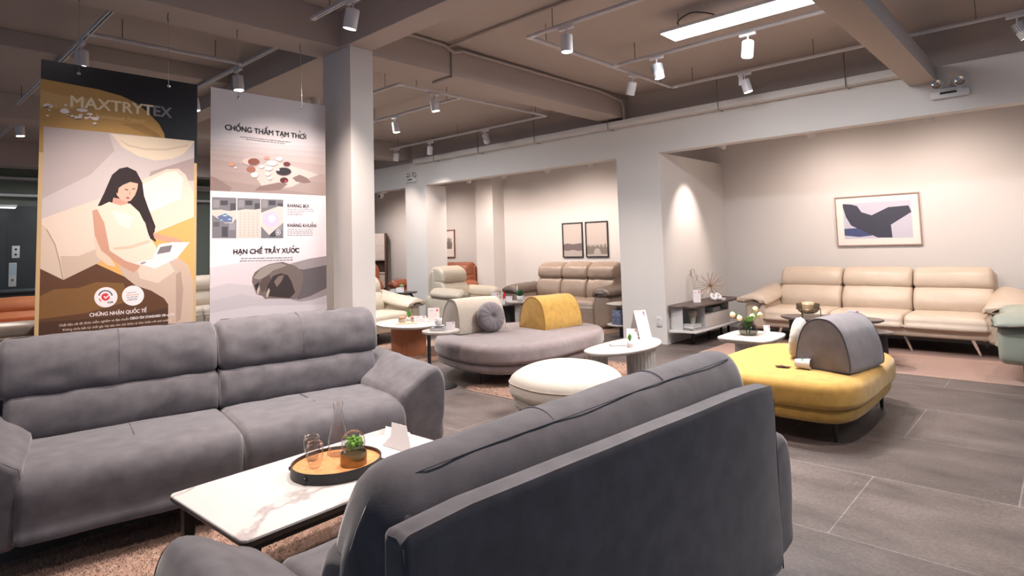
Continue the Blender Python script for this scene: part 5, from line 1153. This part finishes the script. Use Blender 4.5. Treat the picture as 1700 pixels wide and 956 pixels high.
# ------------------------------------------------------------------ bookshelf, television corner
sh = thing('bookshelf', 'tall walnut and cream bookshelf in the far bay', 'bookshelf', (-13.35, 9.0, 0), R(48))
bm = B(); box(bm, .38, .42, -.15, .15, 0, 1.80); box(bm, -.42, -.38, -.15, .15, 0, 1.80); box(bm, -.38, .38, .13, .15, 0, 1.80); obj('carcass', bm, 'walnut', sh, False)
for z in (.08, .42, .78, 1.12, 1.46, 1.78):
    bm = B(); box(bm, -.38, .38, -.15, .13, z-.015, z+.015); obj('shelf', bm, 'cabinet', sh, False)
for z, x0, x1 in ((1.12, .08, .38), (.42, .08, .38), (.78, -.38, -.1), (1.46, .08, .38)):
    bm = B(); box(bm, x0, x1, -.155, -.14, z+.015, z+.325); obj('door', bm, 'cabinet', sh, False)
for k in range(4):
    o = book((-13.45+.1*(k % 2), 9.15, (.796 if k < 2 else .436)+.0*(k)), .09, .1, .13, ['cabinet', 'paper', 'bookgrey', 'paper'][k], 0, ['cream box file on the middle shelf of the bookshelf', 'white framed block on the middle shelf of the bookshelf', 'grey block on the lower shelf of the bookshelf', 'white block on the lower shelf of the bookshelf'][k], 'bookshelf items')
tc = thing('television_unit', 'dark television on a white cabinet seen past the column', 'television', (-13.2, 5.9, 0), R(60))
bm = B(); box(bm, -.8, .8, -.2, .2, .25, .62, .01); obj('cabinet', bm, 'white', tc)
bm = B(); box(bm, -.7, .7, -.02, .02, .80, 1.32, .006); box(bm, -.1, .1, -.02, .02, .62, .8); obj('screen', bm, 'black', tc)
bm = B(); box(bm, -.7, .7, -.15, .15, 0, .25, .004); obj('plinth', bm, 'walnut', tc)

# ------------------------------------------------------------------ pictures
def picture(label, x0, x1, z0, z1, y, fm, fw, art, mw=0, name='framed_print', group='wall pictures'):
    cx, cz = (x0+x1)/2, (z0+z1)/2; w, h = x1-x0, z1-z0
    t = thing(name, label, 'picture', (cx, y, cz), 0, group)
    bm = B()
    for a in ((-w/2, w/2, h/2-fw, h/2), (-w/2, w/2, -h/2, -h/2+fw)): box(bm, a[0], a[1], -.03, 0, a[2], a[3])
    for a in ((-w/2, -w/2+fw), (w/2-fw, w/2)): box(bm, a[0], a[1], -.03, 0, -h/2+fw, h/2-fw)
    obj('frame', bm, fm, t, False)
    bm = B(); box(bm, -w/2+fw, w/2-fw, -.012, -.004, -h/2+fw, h/2-fw); obj('mat_board', bm, 'matboard', t, False)
    bm = B(); mats = []; iw, ih = w-2*fw-2*mw, h-2*fw-2*mw
    for k, (mm, poly) in enumerate(art):
        if mm not in mats: mats.append(mm)
        f = bm.faces.new([bm.verts.new((-iw/2+u*iw, -.0125-.0002*k, -ih/2+v*ih)) for u, v in poly]); f.material_index = mats.index(mm); f.normal_update()
    bmesh.ops.triangulate(bm, faces=bm.faces); 
    for f in bm.faces:
        f.normal_update()
        if f.normal.y > 0: f.normal_flip()
    obj('artwork', bm, mats, t, False); return t
def pm(name, col, rough=.5): M[name] = mat(name, col, rough); return name
pm('art_lilac', (.50, .48, .56)); pm('art_ink', (.040, .040, .062)); pm('art_navy', (.055, .07, .17)); pm('art_sky', (.50, .43, .385)); pm('art_hill', (.16, .12, .12)); pm('art_mist', (.40, .35, .32)); pm('art_forest', (.20, .17, .14)); pm('art_grey', (.40, .40, .41))
sq = [(0, 0), (1, 0), (1, 1), (0, 1)]
picture('large abstract print of a dark angular shape above the cream sofa', -2.45, -1.435, 1.245, 1.94, 9.47, 'framep', .014,
        [('art_lilac', sq), ('art_navy', [(0, .10), (.22, .05), (.42, .08), (.35, .2), (.2, .30), (0, .29)]),
         ('art_ink', [(0, 1), (0, .9), (.04, .62), (.11, .38), (.3, .2), (.5, .02), (.71, .01), (.70, .36), (1, .68), (.965, .86), (.68, .84), (.43, .64), (.28, .74), (.22, .92), (.13, .97)])], .085)
jag = [(u/16, .30+.05*math.sin(u*2.3)+.05*((u*7) % 3-1)) for u in range(17)]
picture('black framed print of a dark tree line over snow, over the taupe sofa', -7.39, -6.90, 1.125, 1.80, 9.47, 'framek', .018,
        [('art_sky', sq), ('art_mist', [(0, 0), (1, 0), (1, .24), (0, .2)]), ('art_hill', [(0, .19), (.2, .17), (.5, .2), (.8, .16), (1, .18), (1, .40), (.8, .39), (.5, .37), (.2, .40), (0, .37)])], .0, group='landscape prints')
picture('black framed print of jagged treetops, nearest the partition', -6.83, -6.32, 1.125, 1.80, 9.47, 'framek', .018,
        [('art_sky', sq), ('art_mist', [(0, 0), (1, 0), (1, .35), (0, .35)]), ('art_forest', [(0, .06), (1, .06)]+list(reversed(jag))), ('art_mist', [(.3, .04), (.7, .04), (.62, .2), (.5, .24), (.38, .2)])], .0, group='landscape prints')
plant = [(.2, .3), (.8, .28), (.85, .5), (.75, .62), (.7, .5), (.62, .75), (.55, .55), (.5, .8), (.42, .55), (.32, .66), (.28, .48), (.2, .55)]
picture('brown framed botanical print, the fully visible one', -11.02, -10.58, 1.15, 1.80, 9.47, 'frameb', .018, [('matboard', sq), ('art_grey', [(.2, .28), (.8, .28), (.8, .72), (.2, .72)]), ('art_forest', plant)], .02, group='botanical prints')
picture('brown framed botanical print partly hidden by the pier', -11.52, -11.09, 1.15, 1.80, 9.47, 'frameb', .018, [('matboard', sq), ('art_grey', [(.2, .28), (.8, .28), (.8, .72), (.2, .72)]), ('art_forest', plant)], .02, group='botanical prints')

# ------------------------------------------------------------------ rugs
def rug(name, label, x0, x1, y0, y1, m, h=.02, pile=0, hb=.03, view=None, rz=0, wave=True):
    bm = B(); nx, ny = max(6, int((x1-x0)*18)), max(6, int((y1-y0)*18)); cx, cy = (x0+x1)/2, (y0+y1)/2
    g = [[bm.verts.new((x0+(x1-x0)*i/nx-cx, y0+(y1-y0)*j/ny-cy, h if 0 < i < nx and 0 < j < ny else .002)) for j in range(ny+1)] for i in range(nx+1)]
    for r_ in g:
        for v in r_:
            if v.co.z > .005 and wave: v.co.z += .003*noise.noise(v.co*14)
    for i in range(nx):
        for j in range(ny): bm.faces.new((g[i][j], g[i+1][j], g[i+1][j+1], g[i][j+1]))
    e = thing(name, label, 'rug', (cx, cy, 0), rz)
    obj('rug_body', bm, m, e, auto=False)
    if pile:
        bm = B(); rnd = random.Random(3); vx0, vx1, vy0, vy1 = view or (x0, x1, y0, y1)
        for k in range(pile):
            x, y = rnd.uniform(vx0, vx1)-cx, rnd.uniform(vy0, vy1)-cy; a = rnd.uniform(0, 2*PI); l = rnd.uniform(.4, 1)*hb; w = .0022
            dx, dy = math.cos(a), math.sin(a); b = (x, y, h-.003)
            bm.faces.new((bm.verts.new((x-dy*w, y+dx*w, h-.004)), bm.verts.new((x+dy*w, y-dx*w, h-.004)), bm.verts.new((x+dx*l*.8, y+dy*l*.8, h+l*.55))))
        o = obj('pile', bm, 'rugdk', e, False); o['kind'] = 'stuff'
    return e
rug('shag_rug', 'tan shag rug under the marble coffee table', -3.72, -1.75, .1, 2.86, 'rug', .022, 70000, .032, (-3.65, -1.85, .15, 2.84))
rug('shag_rug', 'tan shag rug under the mauve platform sofa and fluted table', -4.47, -3.3, 4.08, 6.0, 'rug', .018, 26000, .028)
rug('shag_rug', 'tan shag rug in front of the taupe recliner sofa', -7.6, -5.3, 7.75, 8.75, 'rug', .018, 9000, .03)
rug('shag_rug', 'tan shag rug under the terracotta table', -7.5, -5.9, 4.4, 5.9, 'rug', .018, 9000, .03)
rug('flat_rug', 'flat dusty pink rug under the cream leather sofa', -3.5, 1.0, 7.12, 8.72, 'flatrug', .01, 0, wave=False)
